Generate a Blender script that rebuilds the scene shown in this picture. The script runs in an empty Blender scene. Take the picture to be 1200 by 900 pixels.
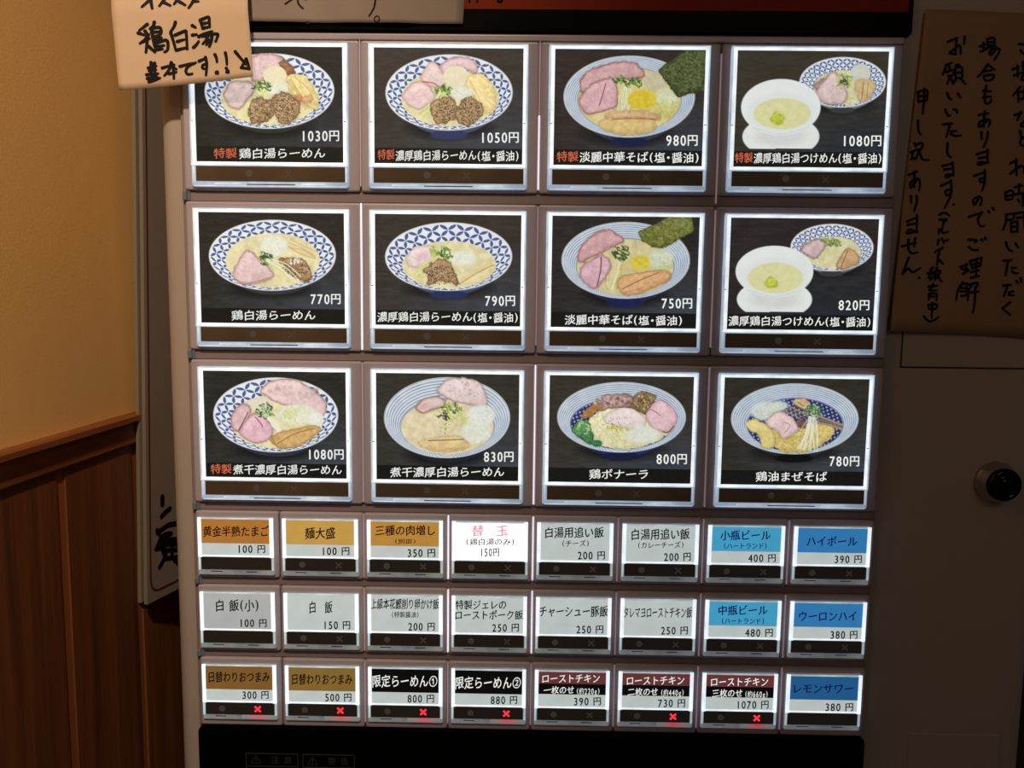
import bpy, bmesh, math, random
import numpy as np
from mathutils import Matrix, Vector

# ------------------------------------------------------------------ camera, world, lights, exposure
Z0 = 1.39                                   # height of the machine plane's origin above the floor (m)
def W(x, y, z): return (x / 1000.0, y / 1000.0, Z0 + z / 1000.0)     # millimetres on the machine -> world
SC = bpy.context.scene
COL = SC.collection
cam_d = bpy.data.cameras.new('camera'); cam = bpy.data.objects.new('camera', cam_d); COL.objects.link(cam)
cam_d.sensor_width = 36.0; cam_d.lens = 30.0; cam_d.clip_start = 0.02
yaw, pitch, roll = 0.0129521, -0.1139980, -0.0116808
M = Matrix.Rotation(yaw, 3, 'Z') @ Matrix.Rotation(pitch, 3, 'X') @ Matrix.Rotation(roll, 3, 'Y')
cm = Matrix((( M[0][0], M[0][2], -M[0][1]), (M[1][0], M[1][2], -M[1][1]), (M[2][0], M[2][2], -M[2][1]))).to_4x4()
cm.translation = W(-3.3164, -515.834, 59.6165)
cam.matrix_world = cm
SC.camera = cam
SC.view_settings.view_transform = 'Standard'; SC.view_settings.look = 'None'
SC.view_settings.exposure = 0.0; SC.view_settings.gamma = 1.0
world = bpy.data.worlds.new('world'); SC.world = world; world.use_nodes = True
world.node_tree.nodes['Background'].inputs[0].default_value = (1.0, 0.76, 0.60, 1)
world.node_tree.nodes['Background'].inputs[1].default_value = 0.03
def spot(name, loc, target, power, size, blend, radius, color):
    l = bpy.data.lights.new(name, 'SPOT'); l.energy = power; l.spot_size = math.radians(size)
    l.spot_blend = blend; l.shadow_soft_size = radius; l.color = color
    o = bpy.data.objects.new(name, l); COL.objects.link(o); o.location = loc
    o.rotation_euler = (Vector(target) - Vector(loc)).to_track_quat('-Z', 'Y').to_euler(); return o
def area(name, loc, target, power, sx, sy, color):
    l = bpy.data.lights.new(name, 'AREA'); l.energy = power; l.shape = 'RECTANGLE'; l.size = sx; l.size_y = sy; l.color = color
    o = bpy.data.objects.new(name, l); COL.objects.link(o); o.location = loc
    o.rotation_euler = (Vector(target) - Vector(loc)).to_track_quat('-Z', 'Y').to_euler(); return o
spot('downlight', W(-90, -760, 820), W(-360, 20, 60), 42, 50, 1.0, 0.028, (1.0, 0.745, 0.51))
area('fill_light', (0.5, -1.7, 2.35), W(0, 0, 0), 1.5, 0.5, 0.5, (1.0, 0.80, 0.64))  # fill added out of view, for weak reflections

# ------------------------------------------------------------------ helpers
def lin(c):
    c = np.asarray(c, float) / 255.0
    return np.where(c <= 0.04045, c / 12.92, ((c + 0.055) / 1.055) ** 2.4)
MATS = {}
def mat(name, rgb=(128, 128, 128), rough=0.5, metal=0.0, emit=None, estr=0.0, bump=None, var=None, spec=0.5, coat=0.0, transl=0.0):
    """rgb in sRGB 0-255; bump = (scale, strength); var = (scale, amount)"""
    if name in MATS: return MATS[name]
    m = bpy.data.materials.new(name); m.use_nodes = True; nt = m.node_tree; N = nt.nodes; L = nt.links
    b = N['Principled BSDF']; c = tuple(lin(rgb)) + (1,)
    b.inputs['Base Color'].default_value = c; b.inputs['Roughness'].default_value = rough
    b.inputs['Metallic'].default_value = metal; b.inputs['Specular IOR Level'].default_value = spec
    b.inputs['Coat Weight'].default_value = coat
    if emit is not None:
        b.inputs['Emission Color'].default_value = tuple(lin(emit)) + (1,); b.inputs['Emission Strength'].default_value = estr
    tc = N.new('ShaderNodeTexCoord')
    if var:
        n = N.new('ShaderNodeTexNoise'); n.inputs['Scale'].default_value = var[0]; n.inputs['Detail'].default_value = 5
        L.new(tc.outputs['Object'], n.inputs['Vector'])
        r = N.new('ShaderNodeMapRange'); r.inputs[3].default_value = 1 - var[1]; r.inputs[4].default_value = 1 + var[1]
        r.inputs[1].default_value = .3; r.inputs[2].default_value = .7
        L.new(n.outputs['Fac'], r.inputs[0])
        mx = N.new('ShaderNodeVectorMath'); mx.operation = 'SCALE'; mx.inputs[0].default_value = c[:3]
        L.new(r.outputs[0], mx.inputs['Scale']); L.new(mx.outputs[0], b.inputs['Base Color'])
        if emit is not None:
            m2 = N.new('ShaderNodeMath'); m2.operation = 'MULTIPLY'; m2.inputs[1].default_value = estr
            L.new(r.outputs[0], m2.inputs[0]); L.new(m2.outputs[0], b.inputs['Emission Strength'])
    if bump:
        n = N.new('ShaderNodeTexNoise'); n.inputs['Scale'].default_value = bump[0]; n.inputs['Detail'].default_value = 6
        L.new(tc.outputs['Object'], n.inputs['Vector'])
        bp = N.new('ShaderNodeBump'); bp.inputs['Strength'].default_value = bump[1]; bp.inputs['Distance'].default_value = 0.001
        L.new(n.outputs['Fac'], bp.inputs['Height']); L.new(bp.outputs[0], b.inputs['Normal'])
    if transl:
        t = N.new('ShaderNodeBsdfTranslucent'); t.inputs['Color'].default_value = c
        mi = N.new('ShaderNodeMixShader'); mi.inputs[0].default_value = transl
        L.new(b.outputs[0], mi.inputs[1]); L.new(t.outputs[0], mi.inputs[2]); L.new(mi.outputs[0], N['Material Output'].inputs[0])
    MATS[name] = m; return m

def link(name, data, parent=None, loc=None):
    o = bpy.data.objects.new(name, data); COL.objects.link(o)
    if parent is not None: o.parent = parent
    if loc is not None: o.location = loc
    return o
def tag(o, label=None, cat=None, group=None, kind=None):
    if label: o['label'] = label
    if cat: o['category'] = cat
    if group: o['group'] = group
    if kind: o['kind'] = kind
    return o
class MB:
    """collects boxes and other shapes (millimetres, machine axes) into one mesh"""
    def __init__(s): s.v = []; s.f = []; s.m = []
    def add(s, v, f, mi=0):
        k = len(s.v); s.v += [tuple(p) for p in v]; s.f += [tuple(i + k for i in q) for q in f]; s.m += [mi] * len(f)
    def box(s, x0, x1, y0, y1, z0, z1, mi=0):
        s.add([(x0,y0,z0),(x1,y0,z0),(x1,y1,z0),(x0,y1,z0),(x0,y0,z1),(x1,y0,z1),(x1,y1,z1),(x0,y1,z1)],
              [(0,3,2,1),(4,5,6,7),(0,1,5,4),(1,2,6,5),(2,3,7,6),(3,0,4,7)], mi)
    def rbox(s, x0, x1, y0, y1, z0, z1, r, mi=0, seg=4, rr=None):
        """box with its front rim rounded (radius r towards the viewer) and corners of radius rr"""
        rr = rr or r; rings = []
        steps = [(0.0, y1)] + [(r * (1 - math.cos(a)), y0 + r * (1 - math.sin(a))) for a in [math.pi / 2 * k / seg for k in range(seg + 1)]]
        for ins, y in steps:
            ring = []; q = max(rr - ins, 0.02)
            for cx, cz, a0 in ((x1 - ins - q, z1 - ins - q, 0), (x0 + ins + q, z1 - ins - q, 90), (x0 + ins + q, z0 + ins + q, 180), (x1 - ins - q, z0 + ins + q, 270)):
                for k in range(4):
                    a = math.radians(a0 + 30 * k); ring.append((cx + q * math.cos(a), y, cz + q * math.sin(a)))
            rings.append(ring)
        n = 16; v = [p for r_ in rings for p in r_]; f = []
        for i in range(len(rings) - 1):
            for j in range(n):
                f.append((i*n+j, (i+1)*n+j, (i+1)*n+(j+1) % n, i*n+(j+1) % n))
        f.append(tuple(reversed([(len(rings)-1)*n + j for j in range(n)]))); f.append(tuple(range(n)))
        s.add(v, f, mi)
    def ring(s, X0, X1, Z0_, Z1_, x0, x1, z0, z1, y, d, mi=0):
        """flat picture-frame ring, outer X0..X1 Z0..Z1, inner x0..x1 z0..z1, front at y, depth d"""
        o = [(X0,Z0_),(X1,Z0_),(X1,Z1_),(X0,Z1_)]; i = [(x0,z0),(x1,z0),(x1,z1),(x0,z1)]
        v = [(a,y,b) for a,b in o] + [(a,y,b) for a,b in i] + [(a,y+d,b) for a,b in o] + [(a,y+d,b) for a,b in i]
        f = []
        for k in range(4):
            l = (k + 1) % 4
            f += [(k, l, l+4, k+4), (k+8, l+8, l, k), (k+4, l+4, l+12, k+12)]
        s.add(v, f, mi)
    def lathe(s, prof, cx, cz, n=40, mi=0):
        """profile [(radius, y)] turned about the axis through (cx, cz) pointing at the viewer"""
        v = []; f = []
        for r, y in prof:
            for k in range(n):
                a = 2 * math.pi * k / n; v.append((cx + r * math.cos(a), y, cz + r * math.sin(a)))
        for i in range(len(prof) - 1):
            for k in range(n): f.append((i*n+k, (i+1)*n+k, (i+1)*n+(k+1) % n, i*n+(k+1) % n))
        s.add(v, f, mi)
    def build(s, name, mats, parent=None, origin=(0, 0, 0), smooth=False, local=False):
        """origin: the mm point that becomes the object's own origin"""
        ox, oy, oz = origin
        me = bpy.data.meshes.new(name)
        me.from_pydata([((x-ox)/1000, (y-oy)/1000, (z-oz)/1000) for x, y, z in s.v], [], s.f)
        for m in (mats if isinstance(mats, (list, tuple)) else [mats]): me.materials.append(m)
        me.polygons.foreach_set('material_index', s.m)
        if smooth: me.shade_smooth()
        me.update()
        if local: return me
        o = link(name, me, parent)
        o.location = (ox/1000, oy/1000, oz/1000) if parent is not None else W(ox, oy, oz)
        return o

def homog(src, dst):
    A = []; b = []
    for (x, y), (u, v) in zip(src, dst):
        A.append([x, y, 1, 0, 0, 0, -u*x, -u*y]); b.append(u)
        A.append([0, 0, 0, x, y, 1, -v*x, -v*y]); b.append(v)
    h = np.linalg.lstsq(np.array(A, float), np.array(b, float), rcond=None)[0]
    return np.append(h, 1).reshape(3, 3)
def happly(H, P):
    P = np.asarray(P, float); q = np.c_[P, np.ones(len(P))] @ H.T
    return q[:, :2] / q[:, 2:3]

# ------------------------------------------------------------------ lettering: glyphs of Blender's built-in font as flat print
_fc = bpy.data.curves.new('glyph', 'FONT'); _fo = bpy.data.objects.new('glyph', _fc); COL.objects.link(_fo)
_fc.resolution_u = 3
GL = {}
def glyph(ch, off):
    k = (ch, off)
    if k not in GL:
        _fc.body = ch; bpy.context.view_layer.update()
        me = bpy.data.meshes.new_from_object(_fo)
        v = np.array([(p.co.x, p.co.y) for p in me.vertices]) if len(me.vertices) else np.zeros((0, 2))
        f = [tuple(p.vertices) for p in me.polygons]; bpy.data.meshes.remove(me)
        if off > 0 and len(v):
            sh = [(off, 0), (-off, 0), (0, off*.6), (0, -off*.6)] if off > .009 else [(off, 0), (-off, 0)]
            n = len(v); f = [tuple(i+n*j for i in q) for j in range(len(sh)) for q in f]; v = np.vstack([v + np.array(d) for d in sh])
        GL[k] = (v, f)
    return GL[k]
def adv(ch):
    if ch == ' ': return 0.42
    if ch == '　': return 1.0
    if ch in '0123456789g': return 0.62
    if ch == '1': return 0.5
    if ch in '()': return 0.5
    if ch == '・': return 0.55
    return 1.0
def lay_text(text, x0, x1, yc, h, off=0.012, shear=0.09, wob=0.0):
    """lay text between x0..x1 (y grows downwards), em height h; returns verts2d, faces"""
    V = []; F = []; cur = 0.0; n = 0
    for ch in text:
        a = adv(ch)
        if ch not in ' 　':
            v, f = glyph(ch, off)
            if len(v):
                v = v.copy(); c = (v.min(0) + v.max(0)) / 2
                if a < 1: v[:, 0] -= c[0]
                else: v[:, 0] -= 0.5
                cy = 0.36
                if ch in '0123456789': v[:, 1] = (v[:, 1] - cy) * 1.16
                elif ch in '()': v[:, 1] = (v[:, 1] - c[1]) * .95; v[:, 0] *= 1.0
                else: v[:, 1] = (v[:, 1] - cy) * 0.97
                v[:, 1] += shear * v[:, 0] * (1.0 if a == 1 else .6)
                v[:, 0] += cur + a / 2
                V.append(v); F += [tuple(i + n for i in q) for q in f]; n += len(v)
        cur += a
    V = np.vstack(V); mn, mx = V[:, 0].min(), V[:, 0].max()
    X = x0 + (V[:, 0] - mn) / (mx - mn) * (x1 - x0); Y = yc - V[:, 1] * h
    return np.c_[X, Y], F
def print_mesh(name, parts, H, y, m, parent, ox=0, oz=0):
    """parts: list of (verts2d, faces) in photo-crop units; H maps them to millimetres (x, z down); flat print at depth y"""
    V = []; F = []; n = 0
    for v, f in parts:
        p = happly(H, v); V += [((a+ox)/1000, y/1000, (oz-b)/1000) for a, b in p]; F += [tuple(i + n for i in q) for q in f]; n += len(v)
    me = bpy.data.meshes.new(name); me.from_pydata(V, [], F); me.materials.append(m); me.update()
    return link(name, me, parent)

# ------------------------------------------------------------------ painter for the printed food pictures (flat print as colour per grid point)
rng = np.random.default_rng(7)
LAT = rng.random((256, 256))
def vnoise(x, y):
    xi = np.floor(x).astype(int); yi = np.floor(y).astype(int); fx = x - xi; fy = y - yi
    fx = fx*fx*(3-2*fx); fy = fy*fy*(3-2*fy)
    g = lambda i, j: LAT[i & 255, j & 255]
    return (g(xi, yi)*(1-fx)+g(xi+1, yi)*fx)*(1-fy) + (g(xi, yi+1)*(1-fx)+g(xi+1, yi+1)*fx)*fy
def fbm(x, y, o=3):
    return sum(vnoise(x*2**k+17*k, y*2**k+31*k)*0.5**k for k in range(o)) / sum(0.5**k for k in range(o))
def smooth_pts(P, closed=True, k=4):
    P = np.asarray(P, float); n = len(P); out = []
    if n < 3: return P
    rg = range(n) if closed else range(n-1)
    for i in rg:
        if closed: a, b, c, d = P[(i-1) % n], P[i], P[(i+1) % n], P[(i+2) % n]
        else: a, b, c, d = P[max(i-1, 0)], P[i], P[i+1], P[min(i+2, n-1)]
        for j in range(k):
            t = j / k
            out.append(0.5*((2*b)+(-a+c)*t+(2*a-5*b+4*c-d)*t*t+(-a+3*b-3*c+d)*t**3))
    if not closed: out.append(P[-1])
    return np.array(out)
GX, GY = 296, 224
class Card:
    def __init__(s, corners, seed):
        u, v = np.meshgrid(np.linspace(0, 1, GX+1), np.linspace(0, 1, GY+1))
        H = homog([(0,0),(1,0),(1,1),(0,1)], corners)
        p = happly(H, np.c_[u.ravel(), v.ravel()]); s.x, s.y = p[:, 0], p[:, 1]; s.u, s.v = u.ravel(), v.ravel()
        s.c = np.zeros((len(p), 3)); s.r = np.random.default_rng(seed); s.seed = seed * 13.7
    def idx(s, x0, y0, x1, y1, pad=12):
        return np.nonzero((s.x > x0-pad) & (s.x < x1+pad) & (s.y > y0-pad) & (s.y < y1+pad))[0]
    def mix(s, i, m, col):
        m = np.clip(m, 0, 1)[:, None]; s.c[i] = s.c[i]*(1-m) + np.asarray(col, float)*m
    def bg(s, top=(50,46,40), low=(52,60,72), strip=(24,26,22), ys=0.865):
        top = np.asarray(top)+6; low = np.asarray(low)+8
        n = fbm(s.x/60+s.seed, s.y/14)[:, None]
        t = np.clip((s.v-0.25)*1.5, 0, 1)[:, None] * np.clip(s.u*1.3, 0, 1)[:, None]
        s.c = np.array(top, float)*(1-t) + np.array(low, float)*t + (n-0.5)*16
        i = np.nonzero(s.v > ys)[0]; s.c[i] = np.array(strip, float) + (n[i]-0.5)*5
    def ell(s, cx, cy, rx, ry, col, soft=3.0, var=0, ns=20, a=1.0, rot=0):
        i = s.idx(cx-max(rx, ry), cy-max(rx, ry), cx+max(rx, ry), cy+max(rx, ry), 14+soft); x = s.x[i]-cx; y = s.y[i]-cy
        if rot: cr, sr = math.cos(rot), math.sin(rot); x, y = x*cr+y*sr, -x*sr+y*cr
        d = (1 - np.hypot(x/rx, y/ry)) * min(rx, ry)
        c = np.asarray(col, float)
        if var: c = c + ((fbm(s.x[i]/ns+s.seed, s.y[i]/ns)-0.5)*2*var)[:, None]
        s.mix(i, a*np.clip(d/soft+0.5, 0, 1), c)
    def sd(s, P, i):
        x = s.x[i]; y = s.y[i]; d = np.full(len(x), 1e9); ins = np.zeros(len(x), bool); n = len(P)
        for k in range(n):
            a = P[k]; b = P[(k+1) % n]; e = b-a; L = e@e+1e-9
            t = np.clip(((x-a[0])*e[0]+(y-a[1])*e[1])/L, 0, 1)
            d = np.minimum(d, np.hypot(x-a[0]-t*e[0], y-a[1]-t*e[1]))
            if a[1] != b[1]:
                ins ^= ((a[1] > y) != (b[1] > y)) & (x < (b[0]-a[0])*(y-a[1])/(b[1]-a[1])+a[0])
        return np.where(ins, d, -d)
    def blob(s, P, col, edge=None, ew=9, var=16, ns=18, sm=True, sh=.22, a=1.0, rough=14):
        P = smooth_pts(P) if sm else np.asarray(P, float)
        i = s.idx(P[:,0].min(), P[:,1].min(), P[:,0].max(), P[:,1].max(), 16)
        d = s.sd(P, i); nz = fbm(s.x[i]/ns+s.seed, s.y[i]/ns, 4)
        d = d + (fbm(s.x[i]/24, s.y[i]/24+s.seed, 4)-0.5)*rough*1.25 + 2.5
        if sh: s.mix(i, sh*np.clip(1+d/9, 0, 1), (70, 60, 45))
        c = np.asarray(col, float) + ((nz-0.5)*3.0*var + (fbm(s.x[i]/6+s.seed, s.y[i]/6, 2)-.5)*var*1.3)[:, None]
        yy = (s.y[i]-P[:,1].mean())/(np.ptp(P[:,1])+1); xx = (s.x[i]-P[:,0].mean())/(np.ptp(P[:,0])+1)
        c = c + (np.clip(d/22, 0, 1)*16-7 - yy*16 - xx*6)[:, None]
        if edge is not None:
            w = np.clip((1-d/ew)*(.25+1.3*nz), 0, 1)[:, None]*0.75; c = c*(1-w)+np.asarray(edge, float)*w
        s.mix(i, a*np.clip(d/3+0.5, 0, 1), c)
    def line(s, P, w, col, a=1.0, sm=True):
        P = smooth_pts(P, False) if sm else np.asarray(P, float)
        i = s.idx(P[:,0].min(), P[:,1].min(), P[:,0].max(), P[:,1].max(), w+5); x = s.x[i]; y = s.y[i]; d = np.full(len(x), 1e9)
        for k in range(len(P)-1):
            p, q = P[k], P[k+1]; e = q-p; L = e@e+1e-9; t = np.clip(((x-p[0])*e[0]+(y-p[1])*e[1])/L, 0, 1)
            d = np.minimum(d, np.hypot(x-p[0]-t*e[0], y-p[1]-t*e[1]))
        s.mix(i, a*np.clip((w/2-d)/2.5+0.5, 0, 1), col)
    def specks(s, cx, cy, rx, ry, n, cols, r=(3, 6), a=0.85):
        for k in range(n):
            t = s.r.random()*2*math.pi; q = math.sqrt(s.r.random()); c = cols[s.r.integers(len(cols))]
            R = s.r.uniform(*r); s.ell(cx+rx*q*math.cos(t), cy+ry*q*math.sin(t), R, R*0.75, c, 2.5, a=a, rot=s.r.random()*3)
    def strands(s, p0, p1, n, spread0, spread1, w, cols, bend=14, a=.8):
        for k in range(n):
            f = (k+.5)/n-.5; g = s.r.normal(0, .12); dx, dy = p1[0]-p0[0], p1[1]-p0[1]; L = math.hypot(dx, dy); nx, ny = -dy/L, dx/L
            A = (p0[0]+nx*f*spread0, p0[1]+ny*f*spread0); B = (p1[0]+nx*(f+g)*spread1, p1[1]+ny*(f+g)*spread1)
            o = s.r.normal(0, bend); Mi = ((A[0]+B[0])/2+nx*o, (A[1]+B[1])/2+ny*o)
            s.line([A, Mi, B], w*s.r.uniform(.7, 1.2), cols[s.r.integers(len(cols))], a)
    def tangle(s, cx, cy, rx, ry, n, w, cols, L=50, a=.7):
        for k in range(n):
            t = s.r.random()*6.283; q = math.sqrt(s.r.random()); x = cx+rx*q*math.cos(t); y = cy+ry*q*math.sin(t)
            b = s.r.random()*3.14; l = L*s.r.uniform(.4, 1)/2; k2 = s.r.normal(0, 8)
            s.line([(x-l*math.cos(b), y-l*math.sin(b)), (x+k2, y+k2), (x+l*math.cos(b), y+l*math.sin(b))], w, cols[s.r.integers(len(cols))], a)
    def leaves(s, cx, cy, rx, ry, n=16, cols=((58,105,45),(95,150,60),(130,175,85),(40,80,40)), w=7):
        s.tangle(cx, cy, rx, ry, n, w, cols, L=26, a=.85)
    def bowl(s, cx, cy, rx, ry, icx, icy, irx, iry, style='tile', soup=(226,216,150), under=(46,52,74), base=None, navy=False, num=22, rows=1.5):
        s.ell(cx, cy+ry*0.93, rx*0.62, ry*0.30, (14,15,16), 40, a=.75)                      # shadow under the bowl, painted into the printed picture
        s.ell(cx+4, cy+ry*.42, rx*0.72, ry*0.72, under, 8)
        if base: s.ell(cx, cy+ry*1.13, rx*.30, ry*.13, base, 5)
        s.ell(cx, cy, rx+4, ry+4, (206,212,214), 3)
        i = s.idx(cx-rx, cy-ry, cx+rx, cy+ry); x = s.x[i]; y = s.y[i]
        lo = np.zeros(len(i)); hi = np.ones(len(i))
        for _ in range(12):
            t = (lo+hi)/2; X = cx+(icx-cx)*t; Y = cy+(icy-cy)*t; A = rx+(irx-rx)*t; B = ry+(iry-ry)*t
            q = np.hypot((x-X)/A, (y-Y)/B); inside = q < 1; lo = np.where(inside, t, lo); hi = np.where(inside, hi, t)
        t = (lo+hi)/2; out = np.hypot((x-cx)/rx, (y-cy)/ry); m = np.clip((1-out)*ry/3+.5, 0, 1)
        X = cx+(icx-cx)*t; Y = cy+(icy-cy)*t; th = np.arctan2((y-Y)/(ry+(iry-ry)*t), (x-X)/(rx+(irx-rx)*t))
        base_c = np.array((224, 232, 238), float) + ((fbm(x/40, y/40)-.5)*14)[:, None]
        s.mix(i, m, base_c)
        if style == 'tile':
            U = th*num/(2*math.pi); V = (t-.06)*rows; p = U+V; q = U-V
            def petal(a, b):
                d = np.abs(a-np.round(a)); f = b-np.floor(b); return np.clip((0.185*np.sin(math.pi*f)**.9-d)/.05+.3, 0, 1)*(np.sin(math.pi*f) > .22)
            k = np.maximum(petal(p, q), petal(q, p))*m*(t > .05)*(t < .999)
            s.mix(i, k*.92, (50, 80, 148))
        else:
            k = (0.5+0.5*np.cos(t*2*math.pi*7.5))*m*(t < .9)
            s.mix(i, k*.8*(.6+.8*fbm(x/50, y/30)), (112, 142, 178))
            s.mix(i, m*np.clip((t-.86)*12, 0, 1)*.5, (60, 78, 130))
        s.ell(icx, icy, irx, iry, (40, 54, 112) if navy else tuple(np.asarray(soup)*.62+np.array((218, 216, 190))*.38), 4, var=0 if navy else 20, ns=26)
        if navy:
            j = s.idx(icx-irx, icy-iry, icx+irx, icy+iry); dd = np.hypot((s.x[j]-icx)/irx, (s.y[j]-icy)/iry) < .99
            w = (np.sin(s.x[j]/5.2+s.y[j]/9)*np.sin(s.y[j]/5.2-s.x[j]/12) > .45)*dd; s.mix(j, w*.75, (205, 214, 232))
    def sesame(s, P, col=(170,138,94)):
        P0 = np.asarray(P, float); s.blob(P, col, (92,66,42), 10, 26, 9, rough=24); c = P0.mean(0); r = (P0.max(0)-P0.min(0))/2*.86
        n = int(r[0]*r[1]/15)
        s.specks(c[0], c[1], r[0], r[1], n, [(58,48,38),(44,38,34),(206,186,150),(92,72,50),(70,56,44),(120,92,60)], (2.0, 3.8))
    def meat(s, P, col=(206,168,172), edge=(150,104,98)):
        col = np.asarray(col, float)*.62 + np.array((224, 204, 198))*.38; s.blob(P, col, edge, 12, 15, 24)
        P0 = np.asarray(P, float); c = P0.mean(0); r = (P0.max(0)-P0.min(0))/2*.6
        s.tangle(c[0], c[1], r[0], r[1], int(r[0]*r[1]/160), 7, [tuple(np.minimum(col+22, 245)), tuple(col-16), tuple(col*[1.0,.93,.95])], 34, .35)
    def onion(s, cx, cy, rx, ry, tint=(222,230,214)):
        s.ell(cx, cy, rx, ry, tint, 16, 12, 12, .92); s.tangle(cx, cy, rx*.85, ry*.8, int(rx*ry/120), 4.5, [(238,242,234),(198,214,180),(214,226,190),(232,238,226)], 30, .6)
    def build(s, w, h, name, m, parent, loc):
        uu = s.u*w/1000; vv = -s.v*h/1000
        co = np.c_[uu, np.zeros(len(uu)), vv].astype(np.float32)
        i = np.arange(GY)[:, None]*(GX+1)+np.arange(GX)[None, :]; i = i.ravel()
        fc = np.c_[i, i+GX+1, i+GX+2, i+1].astype(np.int32)
        me = bpy.data.meshes.new(name); me.vertices.add(len(co)); me.vertices.foreach_set('co', co.ravel())
        me.loops.add(fc.size); me.loops.foreach_set('vertex_index', fc.ravel()); me.polygons.add(len(fc))
        me.polygons.foreach_set('loop_start', np.arange(len(fc), dtype=np.int32)*4); me.update(calc_edges=True)
        g = s.c.mean(1, keepdims=True); s.c = g+(s.c-g)*.86 + (fbm(s.x/5, s.y/5+9, 2)[:, None]-.5)*9
        at = me.color_attributes.new('print', 'FLOAT_COLOR', 'POINT')
        at.data.foreach_set('color', np.c_[lin(np.clip(s.c, 0, 255)), np.ones(len(co))].astype(np.float32).ravel())
        me.materials.append(m)
        return link(name, me, parent, loc)

# ------------------------------------------------------------------ materials
m_cab = mat('painted_steel', (166, 155, 148), .42, bump=(900, .05), var=(3, .04))
m_bezel = mat('bezel_plastic', (166, 158, 168), .34, bump=(700, .04))
m_rail = mat('rail_plastic', (134, 122, 124), .38)
m_black = mat('black_gloss', (7, 7, 7), .12, spec=.22)
m_blackmat = mat('black_panel', (4, 4, 3), .35, spec=.04)
m_orange = mat('orange_panel', (124, 40, 5), .55, spec=.1)
m_bright = mat('backlit_acrylic', (200, 206, 210), .3, emit=(236, 246, 255), estr=.94, var=(70, .22))
m_mid = mat('backlit_acrylic_edge', (190, 205, 215), .15, emit=(188, 206, 216), estr=.66, var=(60, .35), coat=.5)
m_dim = mat('acrylic_foot', (150, 165, 182), .12, emit=(150, 168, 192), estr=.80, var=(45, .35), coat=.6)
m_dim2 = mat('acrylic_foot_small', (150, 158, 160), .12, emit=(118, 124, 128), estr=.55, var=(40, .4), coat=.6)
m_window = mat('smoked_window', (78, 64, 48), .25, spec=.4, emit=(20, 17, 12), estr=.9, coat=.3, var=(25, .25))
m_window_s = mat('smoked_window_small', (44, 38, 32), .25, spec=.4, emit=(18, 16, 14), estr=.9, coat=.3)
m_redglow = mat('acrylic_painted_red', (150, 158, 160), .3, emit=(206, 50, 76), estr=.62)
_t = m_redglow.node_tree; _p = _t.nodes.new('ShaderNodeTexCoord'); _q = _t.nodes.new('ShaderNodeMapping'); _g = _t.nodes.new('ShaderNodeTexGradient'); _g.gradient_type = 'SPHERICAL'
_q.inputs['Location'].default_value = (-0.0358/0.0085, 0, 0.0345/0.0034); _q.inputs['Scale'].default_value = (1/0.0085, 0, 1/0.0034)      # red light of the cross on the foot, painted as a fading emission
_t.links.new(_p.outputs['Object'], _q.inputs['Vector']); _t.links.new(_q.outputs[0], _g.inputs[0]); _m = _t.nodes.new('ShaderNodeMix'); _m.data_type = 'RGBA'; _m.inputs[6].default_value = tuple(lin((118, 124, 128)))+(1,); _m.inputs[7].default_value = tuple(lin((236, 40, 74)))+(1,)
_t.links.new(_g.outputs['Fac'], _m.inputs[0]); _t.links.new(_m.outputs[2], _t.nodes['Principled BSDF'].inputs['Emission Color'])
m_mark = mat('unlit_mark', (70, 66, 58), .4, emit=(38, 37, 33), estr=1.0)
m_red = mat('red_lit_mark', (255, 40, 60), .4, emit=(255, 42, 62), estr=1.5)
m_slot = mat('dark_slot', (24, 26, 28), .5)
m_clip = mat('clear_clip', (92, 96, 98), .2, emit=(60, 66, 70), estr=.5, coat=.5)
m_seam = mat('painted_seam_gleam', (240, 240, 245), .3, emit=(238, 232, 240), estr=.95)  # emission paints the gleam at the module seams
m_seam2 = mat('painted_seam_gleam_faint', (190, 170, 180), .3, emit=(150, 130, 136), estr=.42)
m_ink = mat('black_ink', (12, 8, 8), .6, spec=.2)
m_maroon = mat('maroon_ink', (48, 14, 22), .6, spec=.2, emit=(48, 14, 22), estr=.6)
m_navy = mat('navy_ink', (12, 20, 70), .6, spec=.2, emit=(14, 24, 84), estr=.7)
m_wtext = mat('white_print', (120, 120, 116), .5, emit=(228, 230, 226), estr=.86)
m_rtext = mat('red_print', (90, 40, 30), .5, emit=(208, 104, 74), estr=.88)
m_ptext = mat('pink_print', (220, 120, 130), .5, emit=(226, 128, 138), estr=.95)
def backlit(name, rgb, k=.80, v=.06): return mat(name, tuple(c*.55 for c in rgb), .45, emit=rgb, estr=k, var=(70, v), spec=.3)
PAPER = {'gold': backlit('gold_slip', (190, 140, 62)), 'gold2': backlit('gold_slip_bright', (200, 158, 78)), 'gold0': backlit('gold_slip_deep', (178, 118, 52)),
         'brown': backlit('dull_gold_slip', (128, 92, 44)), 'brown2': backlit('dull_gold_slip_light', (136, 106, 50)),
         'grey': backlit('grey_slip', (198, 208, 206)), 'greyd': backlit('grey_slip_darker', (178, 182, 180)), 'white': backlit('white_slip', (255, 255, 255), 1.3, .01),  # includes a second, darker grey slip
         'cyan': backlit('light_blue_slip', (72, 166, 208)), 'blue': backlit('blue_slip', (52, 128, 188)), 'blued': backlit('deep_blue_slip', (36, 96, 148)),
         'black': backlit('black_slip', (10, 12, 11), .8), 'maroon': backlit('maroon_slip', (108, 56, 58))}
m_card = bpy.data.materials.new('printed_card'); m_card.use_nodes = True
_n = m_card.node_tree.nodes; _l = m_card.node_tree.links; _b = _n['Principled BSDF']; _a = _n.new('ShaderNodeVertexColor'); _a.layer_name = 'print'
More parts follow.
